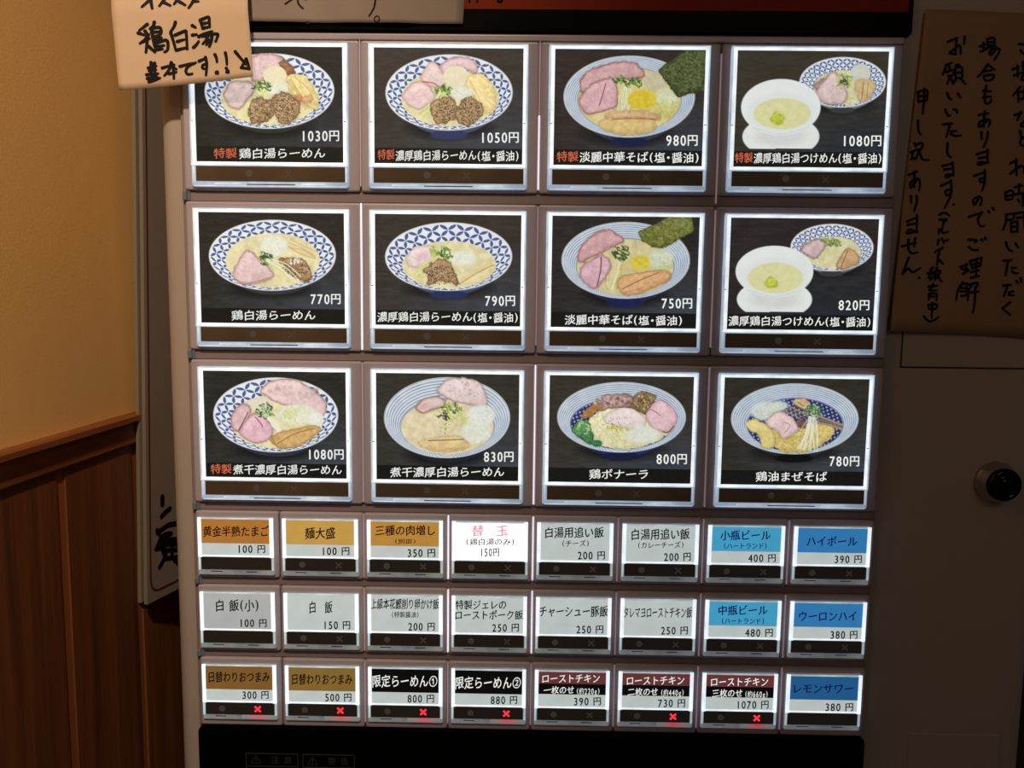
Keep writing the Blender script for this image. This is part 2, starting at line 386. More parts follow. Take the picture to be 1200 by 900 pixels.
_h = _n.new('ShaderNodeVectorMath'); _h.operation = 'SCALE'; _h.inputs['Scale'].default_value = .35; _l.new(_a.outputs[0], _h.inputs[0]); _l.new(_h.outputs[0], _b.inputs['Base Color']); _l.new(_a.outputs[0], _b.inputs['Emission Color']); _b.inputs['Emission Strength'].default_value = .84
_b.inputs['Roughness'].default_value = .4; _b.inputs['Specular IOR Level'].default_value = .3

# wood with upright grain
def wood(name, dark, mid, light, along='Z', scale=1.0, rough=.5):
    m = bpy.data.materials.new(name); m.use_nodes = True; N = m.node_tree.nodes; L = m.node_tree.links; b = N['Principled BSDF']
    tc = N.new('ShaderNodeTexCoord'); oi = N.new('ShaderNodeObjectInfo'); mp = N.new('ShaderNodeMapping')
    ad = N.new('ShaderNodeVectorMath'); ad.operation = 'ADD'; sc = N.new('ShaderNodeVectorMath'); sc.operation = 'SCALE'; sc.inputs[0].default_value = (3.1, 7.7, 5.3)
    L.new(oi.outputs['Random'], sc.inputs['Scale']); L.new(tc.outputs['Object'], ad.inputs[0]); L.new(sc.outputs[0], ad.inputs[1])
    L.new(ad.outputs[0], mp.inputs[0])
    mp.inputs['Scale'].default_value = (60, 60, 2.2) if along == 'Z' else (60, 2.2, 60)
    n1 = N.new('ShaderNodeTexNoise'); n1.inputs['Scale'].default_value = 1.0*scale; n1.inputs['Detail'].default_value = 6; n1.inputs['Distortion'].default_value = .8
    mp2 = N.new('ShaderNodeMapping'); mp2.inputs['Scale'].default_value = (420, 420, 9) if along == 'Z' else (420, 9, 420)
    n2 = N.new('ShaderNodeTexNoise'); n2.inputs['Scale'].default_value = 1; n2.inputs['Detail'].default_value = 3
    L.new(mp.outputs[0], n1.inputs['Vector']); L.new(ad.outputs[0], mp2.inputs[0]); L.new(mp2.outputs[0], n2.inputs['Vector'])
    r = N.new('ShaderNodeValToRGB'); e = r.color_ramp.elements
    e[0].position = .3; e[0].color = tuple(lin(dark))+(1,); e[1].position = .72; e[1].color = tuple(lin(light))+(1,)
    k = e.new(.5); k.color = tuple(lin(mid))+(1,)
    mm = N.new('ShaderNodeMath'); mm.operation = 'MULTIPLY_ADD'; mm.inputs[1].default_value = .3; L.new(n2.outputs['Fac'], mm.inputs[0])
    m3 = N.new('ShaderNodeMath'); m3.operation = 'MULTIPLY'; m3.inputs[1].default_value = .72; L.new(n1.outputs['Fac'], m3.inputs[0]); L.new(m3.outputs[0], mm.inputs[2])
    L.new(mm.outputs[0], r.inputs[0]); L.new(r.outputs[0], b.inputs['Base Color']); b.inputs['Roughness'].default_value = rough
    bp = N.new('ShaderNodeBump'); bp.inputs['Strength'].default_value = .25; bp.inputs['Distance'].default_value = .0008
    L.new(n2.outputs['Fac'], bp.inputs['Height']); L.new(bp.outputs[0], b.inputs['Normal']); return m
m_plank = wood('stained_plank', (84, 46, 24), (112, 64, 34), (136, 82, 46))
m_rail_w = wood('stained_rail', (96, 52, 26), (128, 74, 38), (160, 98, 56), along='Y')
m_groove = mat('groove_back', (150, 86, 44), .6)  # orange light catching the groove edges is put into this colour
m_plaster = mat('ochre_plaster', (242, 192, 118), .85, bump=(500, .12), var=(5, .04))
m_dark_wall = mat('dark_wall', (58, 40, 28), .7)

# ------------------------------------------------------------------ setting
A_W = math.radians(3.2747)                                   # the left wall is not quite square to the machine
TX, TY = math.sin(A_W), math.cos(A_W); NX, NY = math.cos(A_W), -math.sin(A_W); WC = -323.767
wall = link('wall_left', None)
wb = MB(); wb.box(-60, 0, -1600, 560, -1390, 1010)
def wall_obj(mb, name, m, parent=None):
    """mesh in wall coordinates (n, s, z): placed by the wall's own turn"""
    me = mb.build(name, m, local=True); return me
bpy.data.objects.remove(wall)
wall = link('wall_left', wb.build('wall_left', m_plaster, local=True)); tag(wall, kind='structure')
wall.rotation_euler = (0, 0, -A_W); wall.location = W(WC*NX, WC*NY, 0)
wb = MB(); wb.box(-1, 1.5, -1600, 560, -1390, -66); link('groove_back', wb.build('groove_back', m_groove, local=True), wall)['label'] = 'board in the grooves between the planks, with orange light painted in'
wb = MB(); k = .8; wb.add([(1, -48, -1390), (6.5, -46.3+.2, -1390), (8, -44.8, -1390), (8, 42.8, -1390), (6.5, 44.3, -1390), (1, 46, -1390),
                     (1, -48, -66), (6.5, -46.1, -66), (8, -44.8, -66), (8, 42.8, -66), (6.5, 44.3, -66), (1, 46, -66)],
                    [(0,1,7,6), (1,2,8,7), (2,3,9,8), (3,4,10,9), (4,5,11,10), (5,0,6,11), (6,7,8,9,10,11), (5,4,3,2,1,0)])
pm = wb.build('wood_plank', m_plank, local=True)
for k in range(-16, 6):
    s0 = 33.7 + 98.0*k + 50.0
    o = link('wood_plank', pm, wall); o.location = (-.0055, (s0+1)/1000, 0)
wb = MB()
for prof in ([(0,-68),(9,-68),(9.5,-66.5),(9.5,-51.5),(9,-50),(13,-50),(14,-49),(14,-45.2),(12.6,-44.2),(0,-43.6)],):
    v = [(n_-4.5, s_, z_) for s_ in (-1600, 559) for n_, z_ in prof]; n = len(prof)
    wb.add(v, [(i, (i+1) % n, (i+1) % n+n, i+n) for i in range(n)] + [tuple(range(n))[::-1], tuple(range(n, 2*n))])
o = link('trim_1', wb.build('trim_1', m_rail_w, local=True), wall); o['kind'] = 'structure'
bk = MB(); bk.box(-500, 1800, 562, 620, -1390, 1010); tag(bk.build('wall_back', m_dark_wall), kind='structure')
fl = MB(); fl.box(-600, 1800, -1700, 562, -1430, -1390.5); tag(fl.build('floor', mat('floor_tile', (96, 84, 72), .5, var=(6, .1))), kind='structure')

# ------------------------------------------------------------------ the ticket machine
TM = link('ticket_machine', None); TM.location = W(0, 0, 0)
tag(TM, 'wide ticket vending machine with three rows of backlit ramen picture buttons above small price buttons', 'vending machine')
c = MB()
# cabinet: plan outline with rounded front corners, extruded upwards
R = 9.0; out = [(322-R+R*math.sin(a), 8+R-R*math.cos(a)) for a in [math.pi/2*k/8 for k in range(9)]] + [(322, 360), (-224.5, 360)] + \
    [(-224.5+R-R*math.cos(a), 8+R-R*math.sin(a)) for a in [math.pi/2*k/8 for k in range(9)]]
n = len(out); zs = (-1390, 330)
c.add([(x, y, z) for z in zs for x, y in out], [(i, (i+1) % n, (i+1) % n+n, i+n) for i in range(n)] + [tuple(range(n))[::-1], tuple(range(n, 2*n))])
cab = c.build('cabinet', m_cab, TM)
# raised unit that carries the buttons
c = MB(); c.rbox(-210, 216.8, 5.4, 8.2, -224.5, 206.2, .8); c.build('button_panel', m_rail, TM)
c = MB(); c.rbox(-209.4, 216.2, 3.0, 5.6, 202.2, 206.0, .8); c.build('top_trim', m_bezel, TM)
# header sign
c = MB(); c.rbox(-214, 220.8, 4.5, 8.3, 207.6, 312, .8, rr=2); hd = c.build('header_sign', m_blackmat, TM); hd['label'] = 'black header sign with an orange band'
c = MB(); c.box(-206, 217.6, 4.1, 4.6, 220.4, 300); st = c.build('orange_band', m_orange, hd)
v, f = lay_text("M'S", 0, 20.5, 0, 13, off=.03, shear=0); 
print_mesh('lettering', [(v, f)], np.eye(3), 4.0, m_ink, hd, ox=-38.2, oz=228.4)
# black lower panel
c = MB(); c.rbox(-210.8, 219, 4.6, 8.3, -460, -225.4, .8, rr=4); lp = c.build('lower_panel', m_blackmat, TM); lp['label'] = 'matt black lower panel'
m_wline = mat('faint_grey_print', (52, 52, 50), .6)
for x0, x1, zt, txt in ((-180, -145.9, -243.0, '注 意'), (-143.1, -109.1, -243.1, '警 告')):
    q = MB(); q.ring(x0, x1, zt-52, zt, x0+.5, x1-.5, zt-51.5, zt-.5, 4.3, .2); q.box(x0, x1, 4.3, 4.5, zt-9.2, zt-8.7)
    xc = x0+6.6
    for a, b in (((xc-3.2, zt-7), (xc, zt-1.6)), ((xc, zt-1.6), (xc+3.2, zt-7)), ((xc+3.2, zt-7), (xc-3.2, zt-7))):
        dx, dz = b[0]-a[0], b[1]-a[1]; L = math.hypot(dx, dz); nx, nz = -dz/L*.22, dx/L*.22
        q.add([(a[0]+nx, 4.35, a[1]+nz), (a[0]-nx, 4.35, a[1]-nz), (b[0]-nx, 4.35, b[1]-nz), (b[0]+nx, 4.35, b[1]+nz)], [(0, 1, 2, 3)])
    q.box(xc-.25, xc+.25, 4.35, 4.45, zt-5.4, zt-3.2); q.box(xc-.25, xc+.25, 4.35, 4.45, zt-6.4, zt-5.9)
    wl = q.build('warning_label', m_wline, lp)
    wl['label'] = 'faint grey warning box reading ' + txt.replace(' ', '')
    v, f = lay_text(txt, 0, 13.5, 0, 5.6, off=.0, shear=0); d = print_mesh('print', [(v, f)], np.eye(3), 4.35, m_wline, lp, ox=x0+16.5, oz=zt-4.6); d.name = 'warning_lettering'
# coin cover lid and lower hatch on the right
for nm, x0, x1, z0, z1 in (('coin_cover', 228.2, 312, 13.6, 118), ('service_hatch', 248, 306.3, -420, -223.2)):
    q = MB(); q.rbox(x0, x1, 7.5, 8.6, z0, z1, .35, rr=1.2); q.build(nm, m_cab, TM)
    if nm == 'coin_cover':
        q = MB(); q.ring(x0-.9, x1+.9, z0-.9, z1+.9, x0, x1, z0, z1, 7.85, .4); q.build('cover_gap', m_slot, TM)
# lock
q = MB(); q.lathe([(13.0, 8.1), (12.9, 5.4), (12.5, 4.6), (10.6, -.6), (10.3, -1.6), (9.0, -1.4)], 290.2, -57.2, 48)
lk = q.build('lock', mat('chrome', (190, 190, 190), .12, 1.0), TM, smooth=False); lk['label'] = 'round chrome lock collar with a black core'
q = MB(); q.lathe([(10.1, -1.2), (10.1, -3.4), (9.4, -4.6), (7.6, -5.4), (7.2, -4.8), (5.2, -4.6), (4.8, -5.6), (2.5, -6.1), (0.01, -6.2)], 290.4, -57.0, 40)
q.build('lock_core', m_black, lk, smooth=True)

# housings, rails between the rows, and added glowing strips for gleam in the seams
GX0 = -208.5; BIGP = 106.0; SMP = 53.0
TOPS = [200.0, 104.3, 8.9, -85.5, -133.5, -181.3]; HB = 83.5; HS = 37.3
rows = []
for r, t in enumerate(TOPS):
    big = r < 3; ht = HB if big else HS; up = (1.9 if r == 0 else 3.9) if big else 3.4; dn = 1.9 if big else (2.2 if r < 5 else 4.6)
    n = 4 if big else 8; p = BIGP if big else SMP
    q = MB(); q.rbox(.35, p-.35, 2.5, 6.4, -ht-dn, up, 1.3, rr=1.6, seg=3)
    bm_ = q.build('bezel', m_bezel, local=True, smooth=False)
    for k in range(n):
        o = link('bezel', bm_, TM); o.location = ((GX0+.7+p*k)/1000, 0, t/1000)
    if r < 5:
        zt = t-ht-dn; zb = TOPS[r+1] + (3.9 if r < 2 else 3.4)
        q = MB(); q.rbox(-209, 216, 4.7, 6.0, zb+.3, zt-.3, .4); q.build('rail', m_rail, TM)
        q = MB(); q.rbox(-209.2, -206.6, 2.6, 5.2, zb+.6, zt-.4, .5); q.box(-206.2, -204.9, 3.2, 5.2, zb+.6, zt-.4); q.build('rail_clip', m_clip, TM)
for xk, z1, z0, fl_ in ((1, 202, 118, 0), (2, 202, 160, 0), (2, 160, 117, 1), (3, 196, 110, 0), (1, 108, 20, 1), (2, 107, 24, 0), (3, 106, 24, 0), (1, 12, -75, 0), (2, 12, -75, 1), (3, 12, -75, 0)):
    q = MB(); x = GX0+.7+BIGP*xk; q.box(x-.3, x+.3, 2.6, 4.5, z0, z1); q.build('painted_seam_gleam', m_seam if fl_ else m_seam2, TM)
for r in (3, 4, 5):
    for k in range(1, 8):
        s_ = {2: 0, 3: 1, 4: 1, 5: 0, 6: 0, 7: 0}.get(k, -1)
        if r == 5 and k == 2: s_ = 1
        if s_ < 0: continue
        q = MB(); x = GX0+.7+SMP*k; q.box(x-.28, x+.28, 2.7, 4.4, TOPS[r]-HS-1, TOPS[r]+2.6); q.build('painted_seam_gleam', m_seam if s_ and r < 5 else m_seam2, TM)

# button bodies (shared meshes): local origin = top left corner of the button, x right, z up, front at y = 0
def big_body():
    q = MB(); X1 = 94.1; Z = -HB
    q.rbox(0, X1, .9, 4.0, Z, 0, .9, 0, 3, 1.6)                                             # clear foot and edge
    q.ring(.2, X1-.2, -71.1, -.2, 1.4, X1-1.2, -70.4, -1.0, .35, 1.2, 1)                  # outer edge line
    q.ring(1.4, X1-1.2, -70.5, -1.0, 3.5, 91.1, -68.8, -2.6, .15, 1.0, 2)                   # bright light border
    q.box(.9, 2.0, .5, 1.2, -80.5, -71.5, 1); q.box(X1-2.0, X1-.9, .5, 1.2, -80.5, -71.5, 1)
    q.box(1.5, X1-1.5, .5, .95, -83.1, -82.6, 1); q.box(33, 62, .62, .95, -82.1, -81.6, 3); q.box(14, 30, .62, .95, -82.0, -81.0, 1); q.box(66, 80, .62, .95, -82.0, -81.0, 1)  # first strip paints the highlight on the foot's bottom rim
    for x in (1.2, X1-2.6): q.box(x, x+1.2, .05, .3, -45.3, -44.9, 3)
    for x in (1.2, X1-2.6): q.box(x, x+1.4, .05, .3, -37.2, -37.0, 1)
    return q.build('menu_button', [m_dim, m_mid, m_bright, m_slot], local=True)
def small_body():
    q = MB(); X1 = 47.9; Z = -HS
    q.rbox(0, X1, .9, 4.0, Z, 0, .7, 0, 3, 1.0)
    q.box(.3, 2.6, .1, 1.2, -25.6, -.3, 2); q.box(X1-2.6, X1-.3, .1, 1.2, -25.6, -.3, 2)
    q.box(2.7, X1-2.7, .1, 1.2, -25.2, -24.2, 2); q.box(2.7, X1-2.7, .1, 1.2, -1.1, -.4, 1)
    q.box(.3, 1.5, .4, 1.2, -34, -26.2, 1); q.box(X1-1.5, X1-.3, .4, 1.2, -34, -26.2, 1)
    q.box(8, 15, .62, .95, -35.0, -34.6, 3); q.box(30, 37, .62, .95, -35.1, -34.7, 3)
    return q.build('menu_button', [m_dim2, m_mid, m_bright, m_slot], local=True)
BB, SB = big_body(), small_body()
q = MB(); q.rbox(2.9, 91.9, .45, 1.2, -80.1, -71.3, .25); WB = q.build('status_window', m_window, local=True)
q = MB(); q.rbox(1.9, 46.0, .45, 1.2, -33.6, -25.6, .2); WS = q.build('status_window', m_window_s, local=True)
def disc(cx, cz, r, y):
    q = MB(); q.add([(cx+r*math.cos(a), y, cz+r*math.sin(a)) for a in [2*math.pi*k/20 for k in range(20)]], [tuple(range(20))]); return q
def cross(cx, cz, r, w, y):
    q = MB()
    for s_ in (1, -1):
        a = math.radians(45*s_); dx, dz = math.cos(a)*r, math.sin(a)*r; nx, nz = -math.sin(a)*w, math.cos(a)*w
        q.add([(cx-dx-nx, y, cz-dz-nz), (cx+dx-nx, y, cz+dz-nz), (cx+dx+nx, y, cz+dz+nz), (cx-dx+nx, y, cz-dz+nz)], [(0, 1, 2, 3)])
    return q
DB = disc(34.8, -75.4, 2.1, .34).build('ready_mark', m_mark, local=True); XB = cross(58.2, -75.6, 2.5, .42, .34).build('sold_out_mark', m_mark, local=True)
DS = disc(12.6, -29.6, 2.0, .34).build('ready_mark', m_mark, local=True); XS = cross(35.4, -29.7, 2.5, .5, .34).build('sold_out_mark', m_mark, local=True)
q = MB(); q.rbox(25, 46.2, .5, .95, -36.6, -34.0, .3); RG = q.build('painted_red_glow', m_redglow, local=True)
XR = cross(35.4, -29.6, 2.6, .62, .30).build('sold_out_mark', m_red, local=True)

# ---- the twelve picture cards. Each picture is drawn in the units of an enlarged look at the printed card.
def stems(c, p0, p1, n=7, s0=14, s1=40): c.strands(p0, p1, n+4, s0+4, s1, 5.5, [(214,220,130),(196,206,110),(228,232,170)])
def card11(c):
    c.bg(top=(30,33,28), low=(42,48,54)); c.bowl(521,338,341,195, 522,372,262,143, under=(40,50,48))
    c.meat([(425,170),(480,146),(550,146),(600,180),(600,230),(545,212),(500,265),(450,290),(420,250)], (206,170,172)); c.blob([(575,192),(610,180),(650,225),(640,252),(600,244)], (142,96,66))
    c.ell(552,256,62,52,(228,220,184),4,8); c.ell(580,318,46,38,(226,224,190),4,8)
    c.meat([(300,318),(335,288),(420,292),(440,330),(390,402),(350,432),(300,405),(280,352)], (210,182,178))
    c.blob([(615,275),(650,255),(710,262),(742,310),(775,385),(768,435),(700,400),(640,340)], (222,206,132), None, 9, 20, 14); c.strands((640,270),(740,420),6,70,90,5,[(200,176,96),(240,230,170)])
    c.onion(560,330,44,30); c.leaves(480,310,50,28,22); stems(c,(500,330),(378,480),9); c.blob([(650,380),(680,360),(700,378),(670,392)],(212,140,92)); c.blob([(700,372),(738,362),(745,390),(712,400)],(214,160,112))
    c.sesame([(420,400),(470,372),(540,400),(552,450),(500,500),(430,508),(408,460)]); c.sesame([(540,380),(585,345),(650,370),(680,430),(650,490),(590,512),(548,460)])
def card12(c):
    c.bg(); c.bowl(524,350,332,198, 530,380,258,150, base=(44,56,100), under=(66,78,110))
    c.meat([(470,215),(530,170),(625,168),(672,205),(665,250),(600,220),(540,220),(490,265)], (214,178,184),(164,112,122)); c.meat([(378,262),(430,188),(482,232),(505,292),(468,318),(400,312)],(226,200,196),(196,140,130))
    c.ell(560,266,68,58,(230,224,186),4,8); c.meat([(280,362),(330,302),(402,302),(445,362),(430,402),(360,434),(300,402)],(226,192,194),(190,150,150)); c.line([(385,292),(440,300),(470,322)],6,(180,90,70))
    c.blob([(620,284),(690,252),(742,310),(770,400),(740,462),(680,425),(640,350)],(236,216,142),None,9,18,14); c.strands((640,290),(730,440),6,70,90,5,[(216,190,110),(246,236,180)])
    c.onion(590,352,58,34); c.leaves(492,340,44,26,24); stems(c,(500,352),(372,470),9)
    c.sesame([(430,402),(515,375),(562,420),(560,482),(480,516),(438,482)]); c.sesame([(578,408),(640,366),(694,430),(690,482),(620,526),(562,490)])
def card13(c):
    c.bg(top=(44,36,32)); c.bowl(528,378,345,210, 530,395,272,166,'lines',(222,200,104), under=(50,56,84), base=(26,32,70))
    c.tangle(600,480,150,60,50,5,[(236,214,90),(206,180,70),(228,216,140)],60)
    c.meat([(272,292),(320,242),(420,206),(545,198),(605,252),(590,282),(450,284),(400,302),(330,340),(278,356)],(192,130,136),(128,76,70)); c.meat([(268,392),(290,350),(350,300),(440,288),(468,380),(450,432),(330,468),(278,440)],(208,146,156),(140,80,80)); c.line([(405,310),(385,380),(372,420)],5,(130,60,66))
    c.leaves(530,300,76,24,34); c.strands((520,330),(500,455),12,60,60,5,[(226,230,190),(206,214,140),(240,240,214)])
    c.ell(675,296,72,48,(206,198,160),5,12,14); c.ell(600,392,78,50,(228,204,44),8,16,12); c.onion(730,380,58,46,(214,224,176)); c.tangle(720,440,70,50,30,5,[(176,200,80),(220,220,120)],30)
    c.blob([(420,462),(560,455),(682,470),(670,496),(430,492)],(216,172,122)); c.blob([(398,502),(640,495),(652,556),(500,575),(385,542)],(216,186,112)); c.line([(440,496),(560,492),(670,497)],4,(140,96,60))
    c.blob([(685,240),(832,136),(932,136),(927,346),(790,378),(748,332)],(72,86,42),(48,58,30),8,26,10,sm=False); c.specks(840,250,70,80,60,[(110,124,62),(52,62,34),(130,140,76)],(3,6),.6)
def tsuke(c, B, F, S, soup, yz):
    cx,cy,rx,ry = B; c.bowl(cx,cy,rx,ry, cx+3,cy+27,rx*.69,ry*.70, under=(120,122,126), base=(60,60,66), num=30, rows=1.9)
def front_bowl(c, cx, cy, rx, ry, sx, sy, srx, sry, ycut, px, py):
    k = c.idx(cx-rx, cy, cx+rx, ycut, 0); i = c.y > ycut; keep = c.c[i].copy()
    c.ell(cx+2, cy+155, rx*.97, 110, (232,238,234), 4, 5, 40); c.ell(cx+4, cy+150, rx*.62, 58, (206,210,204), 30, a=.6); c.c[i] = keep
    c.ell(cx, cy, rx, ry, (232,240,238), 4, 5, 50); c.ell(sx, sy-4, srx+30, sry+26, (222,232,232), 24, a=.6); c.line([(cx-rx*.7, cy+ry*.72),(cx, cy+ry*.965),(cx+rx*.7, cy+ry*.72)],5,(208,216,214),.8)
    c.ell(sx, sy, srx, sry, (226,226,160), 7, 8, 22); c.blob([(px-38,py+6),(px-14,py-30),(px+12,py-20),(px+34,py+4),(px+16,py+30),(px-22,py+26)],(198,210,58),None,9,20,10,sh=.1)
def card14(c):
    c.bg(top=(52,48,36), low=(30,40,52)); tsuke(c,(710,300,222,128),0,0,0,0)
    c.tangle(740,370,90,40,30,5,[(226,216,150),(206,190,120),(236,232,190)],40)
    c.meat([(560,320),(600,286),(650,290),(600,340)],(150,116,104)); c.meat([(575,350),(655,248),(695,282),(735,372),(700,412),(612,402)],(212,184,182),(160,120,112))
    c.ell(802,252,52,48,(208,214,196),4,8); c.leaves(720,290,40,40,20,((176,196,90),(206,220,130),(120,150,70))); c.leaves(715,300,14,10,5,((50,60,50),))
    c.blob([(782,292),(868,298),(862,372),(800,392)],(206,178,122)); c.line([(820,300),(812,385)],5,(160,120,70)); c.line([(845,300),(838,378)],4,(170,130,80))
    front_bowl(c,388,428,210,148,396,462,152,82,647,376,484)
def card21(c):
    c.bg(top=(38,36,32)); c.bowl(563,325,353,192, 565,352,264,150, under=(52,54,58))
    c.strands((660,262),(810,330),6,60,60,8,[(226,208,150),(206,180,120)]); c.meat([(340,442),(362,380),(402,312),(432,300),(500,350),(572,430),(520,466),(410,482)],(208,174,180),(150,110,110)); c.line([(345,450),(420,478),(570,440)],5,(190,140,100))
    c.onion(575,272,76,58); c.sesame([(605,352),(680,340),(752,362),(782,452),(720,462),(640,392)]); c.specks(690,362,44,16,26,[(236,232,222)],(4,7)); c.leaves(530,342,42,34,24,((58,95,50),(90,130,60),(40,70,44))); c.strands((530,350),(700,472),8,20,70,6,[(226,230,190),(206,214,150),(240,242,220)])
def card22(c):
    c.bg(); c.bowl(557,341,348,186, 560,386,258,131, base=(36,48,96), under=(62,78,122))
    c.meat([(328,350),(368,290),(440,278),(482,320),(422,390),(350,392)],(226,204,208),(206,180,176)); c.ell(415,335,26,26,(220,176,190),20,a=.7); c.onion(640,350,72,40,(228,234,222))
    c.strands((640,480),(800,385),4,40,50,12,[(226,206,140),(236,222,170)]); c.line([(620,492),(720,430),(808,388)],5,(186,150,90))
    stems(c,(500,345),(385,450),10); c.leaves(490,310,36,24,14,((190,205,90),(150,180,80))); c.leaves(545,325,36,34,22); c.sesame([(420,412),(500,360),(562,368),(602,462),(600,496),(520,470),(450,496),(440,440)])
def card23(c):
    c.bg(top=(40,36,34)); c.bowl(537,362,353,208, 535,400,268,156,'lines',(214,196,122), under=(38,42,72), base=(30,34,84)); 
    for sgn in (1,): c.tangle(560,440,180,80,60,5,[(222,206,130),(200,178,100),(232,222,170)],60)
    c.meat([(275,330),(330,240),(422,194),(482,214),(528,256),(450,292),(350,342),(288,372)],(194,126,136),(140,80,66)); c.meat([(285,420),(330,372),(400,334),(452,372),(440,432),(370,518),(300,472)],(208,150,172),(150,90,110)); c.line([(402,345),(398,420),(378,505)],6,(120,60,84))
    c.strands((510,350),(465,520),12,50,60,6,[(222,214,150),(200,190,110),(236,232,190)]); c.leaves(520,320,54,36,36,((56,86,44),(84,120,60),(50,70,40)))
    c.ell(655,320,60,34,(222,212,150),14,14); c.ell(622,376,54,40,(226,206,58),14,16); c.onion(735,350,66,58,(206,218,184)); c.tangle(750,400,40,30,16,5,[(190,205,110)],24)
    c.blob([(498,462),(620,432),(762,420),(782,460),(700,512),(560,552),(508,532)],(216,164,108),(180,120,76)); c.line([(520,520),(620,470),(720,430)],5,(160,96,60)); c.line([(520,545),(640,510)],3,(180,130,90))
    c.blob([(610,205),(700,165),(785,122),(900,124),(916,200),(740,296),(680,286),(628,250)],(112,118,48),(74,78,34),8,28,10,sm=False); c.specks(770,210,110,60,70,[(150,156,74),(82,88,38),(132,140,60)],(3,6),.55)
def card24(c):
    c.bg(top=(42,36,34), low=(30,38,48)); tsuke(c,(727,283,228,127),0,0,0,0)
    c.tangle(720,340,90,50,50,5,[(226,216,150),(206,196,120),(236,230,180)],50); c.meat([(556,292),(620,248),(692,246),(650,335),(600,332)],(198,168,170),(140,100,94)); c.leaves(722,255,50,20,26,((86,116,50),(120,150,70),(150,175,90)))
    c.blob([(760,372),(818,290),(884,338),(850,382),(780,398)],(206,164,112),(150,104,66)); c.line([(815,300),(780,392)],5,(140,90,56))
    front_bowl(c,408,417,218,143,414,453,156,86,642,394,476)
def card31(c):
    c.bg(top=(36,37,33)); c.bowl(584,335,346,205, 590,372,256,150, under=(44,50,66))
    c.ell(500,275,76,38,(222,216,196),6,8); c.meat([(505,202),(560,150),(680,138),(752,170),(850,240),(866,312),(830,342),(740,290),(620,276),(550,236)],(214,182,184),(150,104,96)); c.specks(690,210,150,50,30,[(190,150,150),(228,204,204)],(8,16),.35)
    c.onion(705,330,110,56,(224,230,206)); c.tangle(680,330,60,24,16,6,[(206,214,110)],30); c.onion(810,360,46,40,(228,234,230))
    c.meat([(342,332),(392,275),(442,300),(425,378),(382,422),(336,402)],(204,156,170),(140,96,96)); c.meat([(385,425),(440,342),(500,330),(562,400),(560,452),(490,492),(415,465)],(212,156,182),(156,104,120)); c.line([(470,345),(500,380),(512,402)],6,(150,90,110)); c.line([(430,320),(400,380),(378,415)],5,(90,60,60))
    c.leaves(532,312,50,38,40,((44,90,44),(70,120,60),(100,150,80),(190,215,170))); c.strands((545,350),(605,425),7,20,40,6,[(232,236,220)])
    c.blob([(566,455),(700,410),(812,398),(820,432),(720,504),(620,518),(578,502)],(204,166,96),(160,116,56)); c.line([(590,498),(690,440),(800,410)],4,(130,90,46)); c.line([(580,500),(560,450)],4,(150,110,60))
def card32(c):
    c.bg(top=(46,46,38)); c.bowl(534,350,344,220, 535,402,256,152,'lines',(224,208,156), under=(34,38,46))
    c.meat([(478,200),(540,142),(650,134),(722,170),(748,240),(740,292),(640,272),(560,252)],(214,194,196),(150,128,120)); c.specks(620,200,110,50,40,[(190,170,160),(232,216,216),(150,130,120)],(4,9),.4)
    c.meat([(360,292),(420,240),(500,240),(522,282),(440,312),(400,325)],(196,160,152),(120,76,60)); c.ell(470,262,40,20,(222,200,198),14)
    c.onion(720,340,76,60,(222,230,224)); c.onion(690,430,80,60,(222,228,216)); c.tangle(560,350,90,60,50,6,[(206,218,120),(186,204,90),(226,232,170)],40); c.leaves(560,300,60,26,22,((60,100,50),(120,160,60),(160,190,80))); c.leaves(520,345,40,12,8,((60,70,50),))
    c.blob([(390,480),(600,455),(650,505),(560,535),(430,522)],(218,190,128)); c.line([(430,476),(520,474),(625,470)],5,(110,86,56)); c.specks(520,410,40,30,12,[(180,165,150),(150,140,120)],(4,7))
def card33(c):
    c.bg(top=(50,46,38)); c.bowl(509,352,353,192, 510,388,282,140,'lines', under=(34,44,108), base=(26,30,66), navy=True)
    c.blob([(318,392),(390,310),(480,288),(610,320),(705,396),(780,420),(700,486),(570,524),(440,518),(370,488),(310,432)],(226,222,174),None,9,18,14); c.tangle(450,450,120,60,70,5,[(236,232,196),(206,200,130),(216,214,160)],50)
    c.blob([(338,300),(400,240),(552,228),(566,292),(450,300),(380,318)],(172,134,126),(110,80,76),8,26,14); c.specks(450,265,100,26,30,[(206,170,166),(110,84,80),(140,100,96),(214,190,186)],(8,14),.7); c.blob([(290,340),(340,292),(395,296),(350,335),(305,358)],(176,124,62))
    c.blob([(560,282),(600,215),(690,228),(695,262),(660,330),(590,315)],(130,106,66),None,9,20,12); c.specks(635,265,58,42,70,[(70,54,38),(180,156,100),(206,190,140),(100,76,48)],(4,7))
    c.meat([(648,352),(690,272),(745,262),(802,312),(810,382),(768,432),(690,412)],(222,172,186),(196,130,150)); c.line([(668,308),(700,322),(725,345)],5,(180,110,130)); c.line([(740,432),(768,434),(800,400)],5,(80,50,50))
    c.blob([(418,352),(520,300),(622,340),(642,400),(600,422),(450,388)],(230,216,210),(200,190,170),8,10,20); c.specks(520,340,70,24,16,[(214,196,190)],(5,9),.4); c.onion(630,448,92,44,(226,232,222)); c.tangle(490,415,60,16,20,5,[(206,196,80),(190,180,70)],24); c.specks(480,380,100,30,26,[(90,80,70)],(2,3.4))
    c.blob([(240,410),(290,372),(335,396),(330,440),(290,468),(245,440)],(84,150,84),(44,100,60),9,24,10); c.blob([(290,450),(345,438),(352,490),(310,492)],(66,132,72),(40,90,56),9,20,10); c.blob([(350,480),(395,486),(390,512),(358,508)],(60,130,80)); c.leaves(300,410,36,26,10,((150,196,120),(190,216,150)))
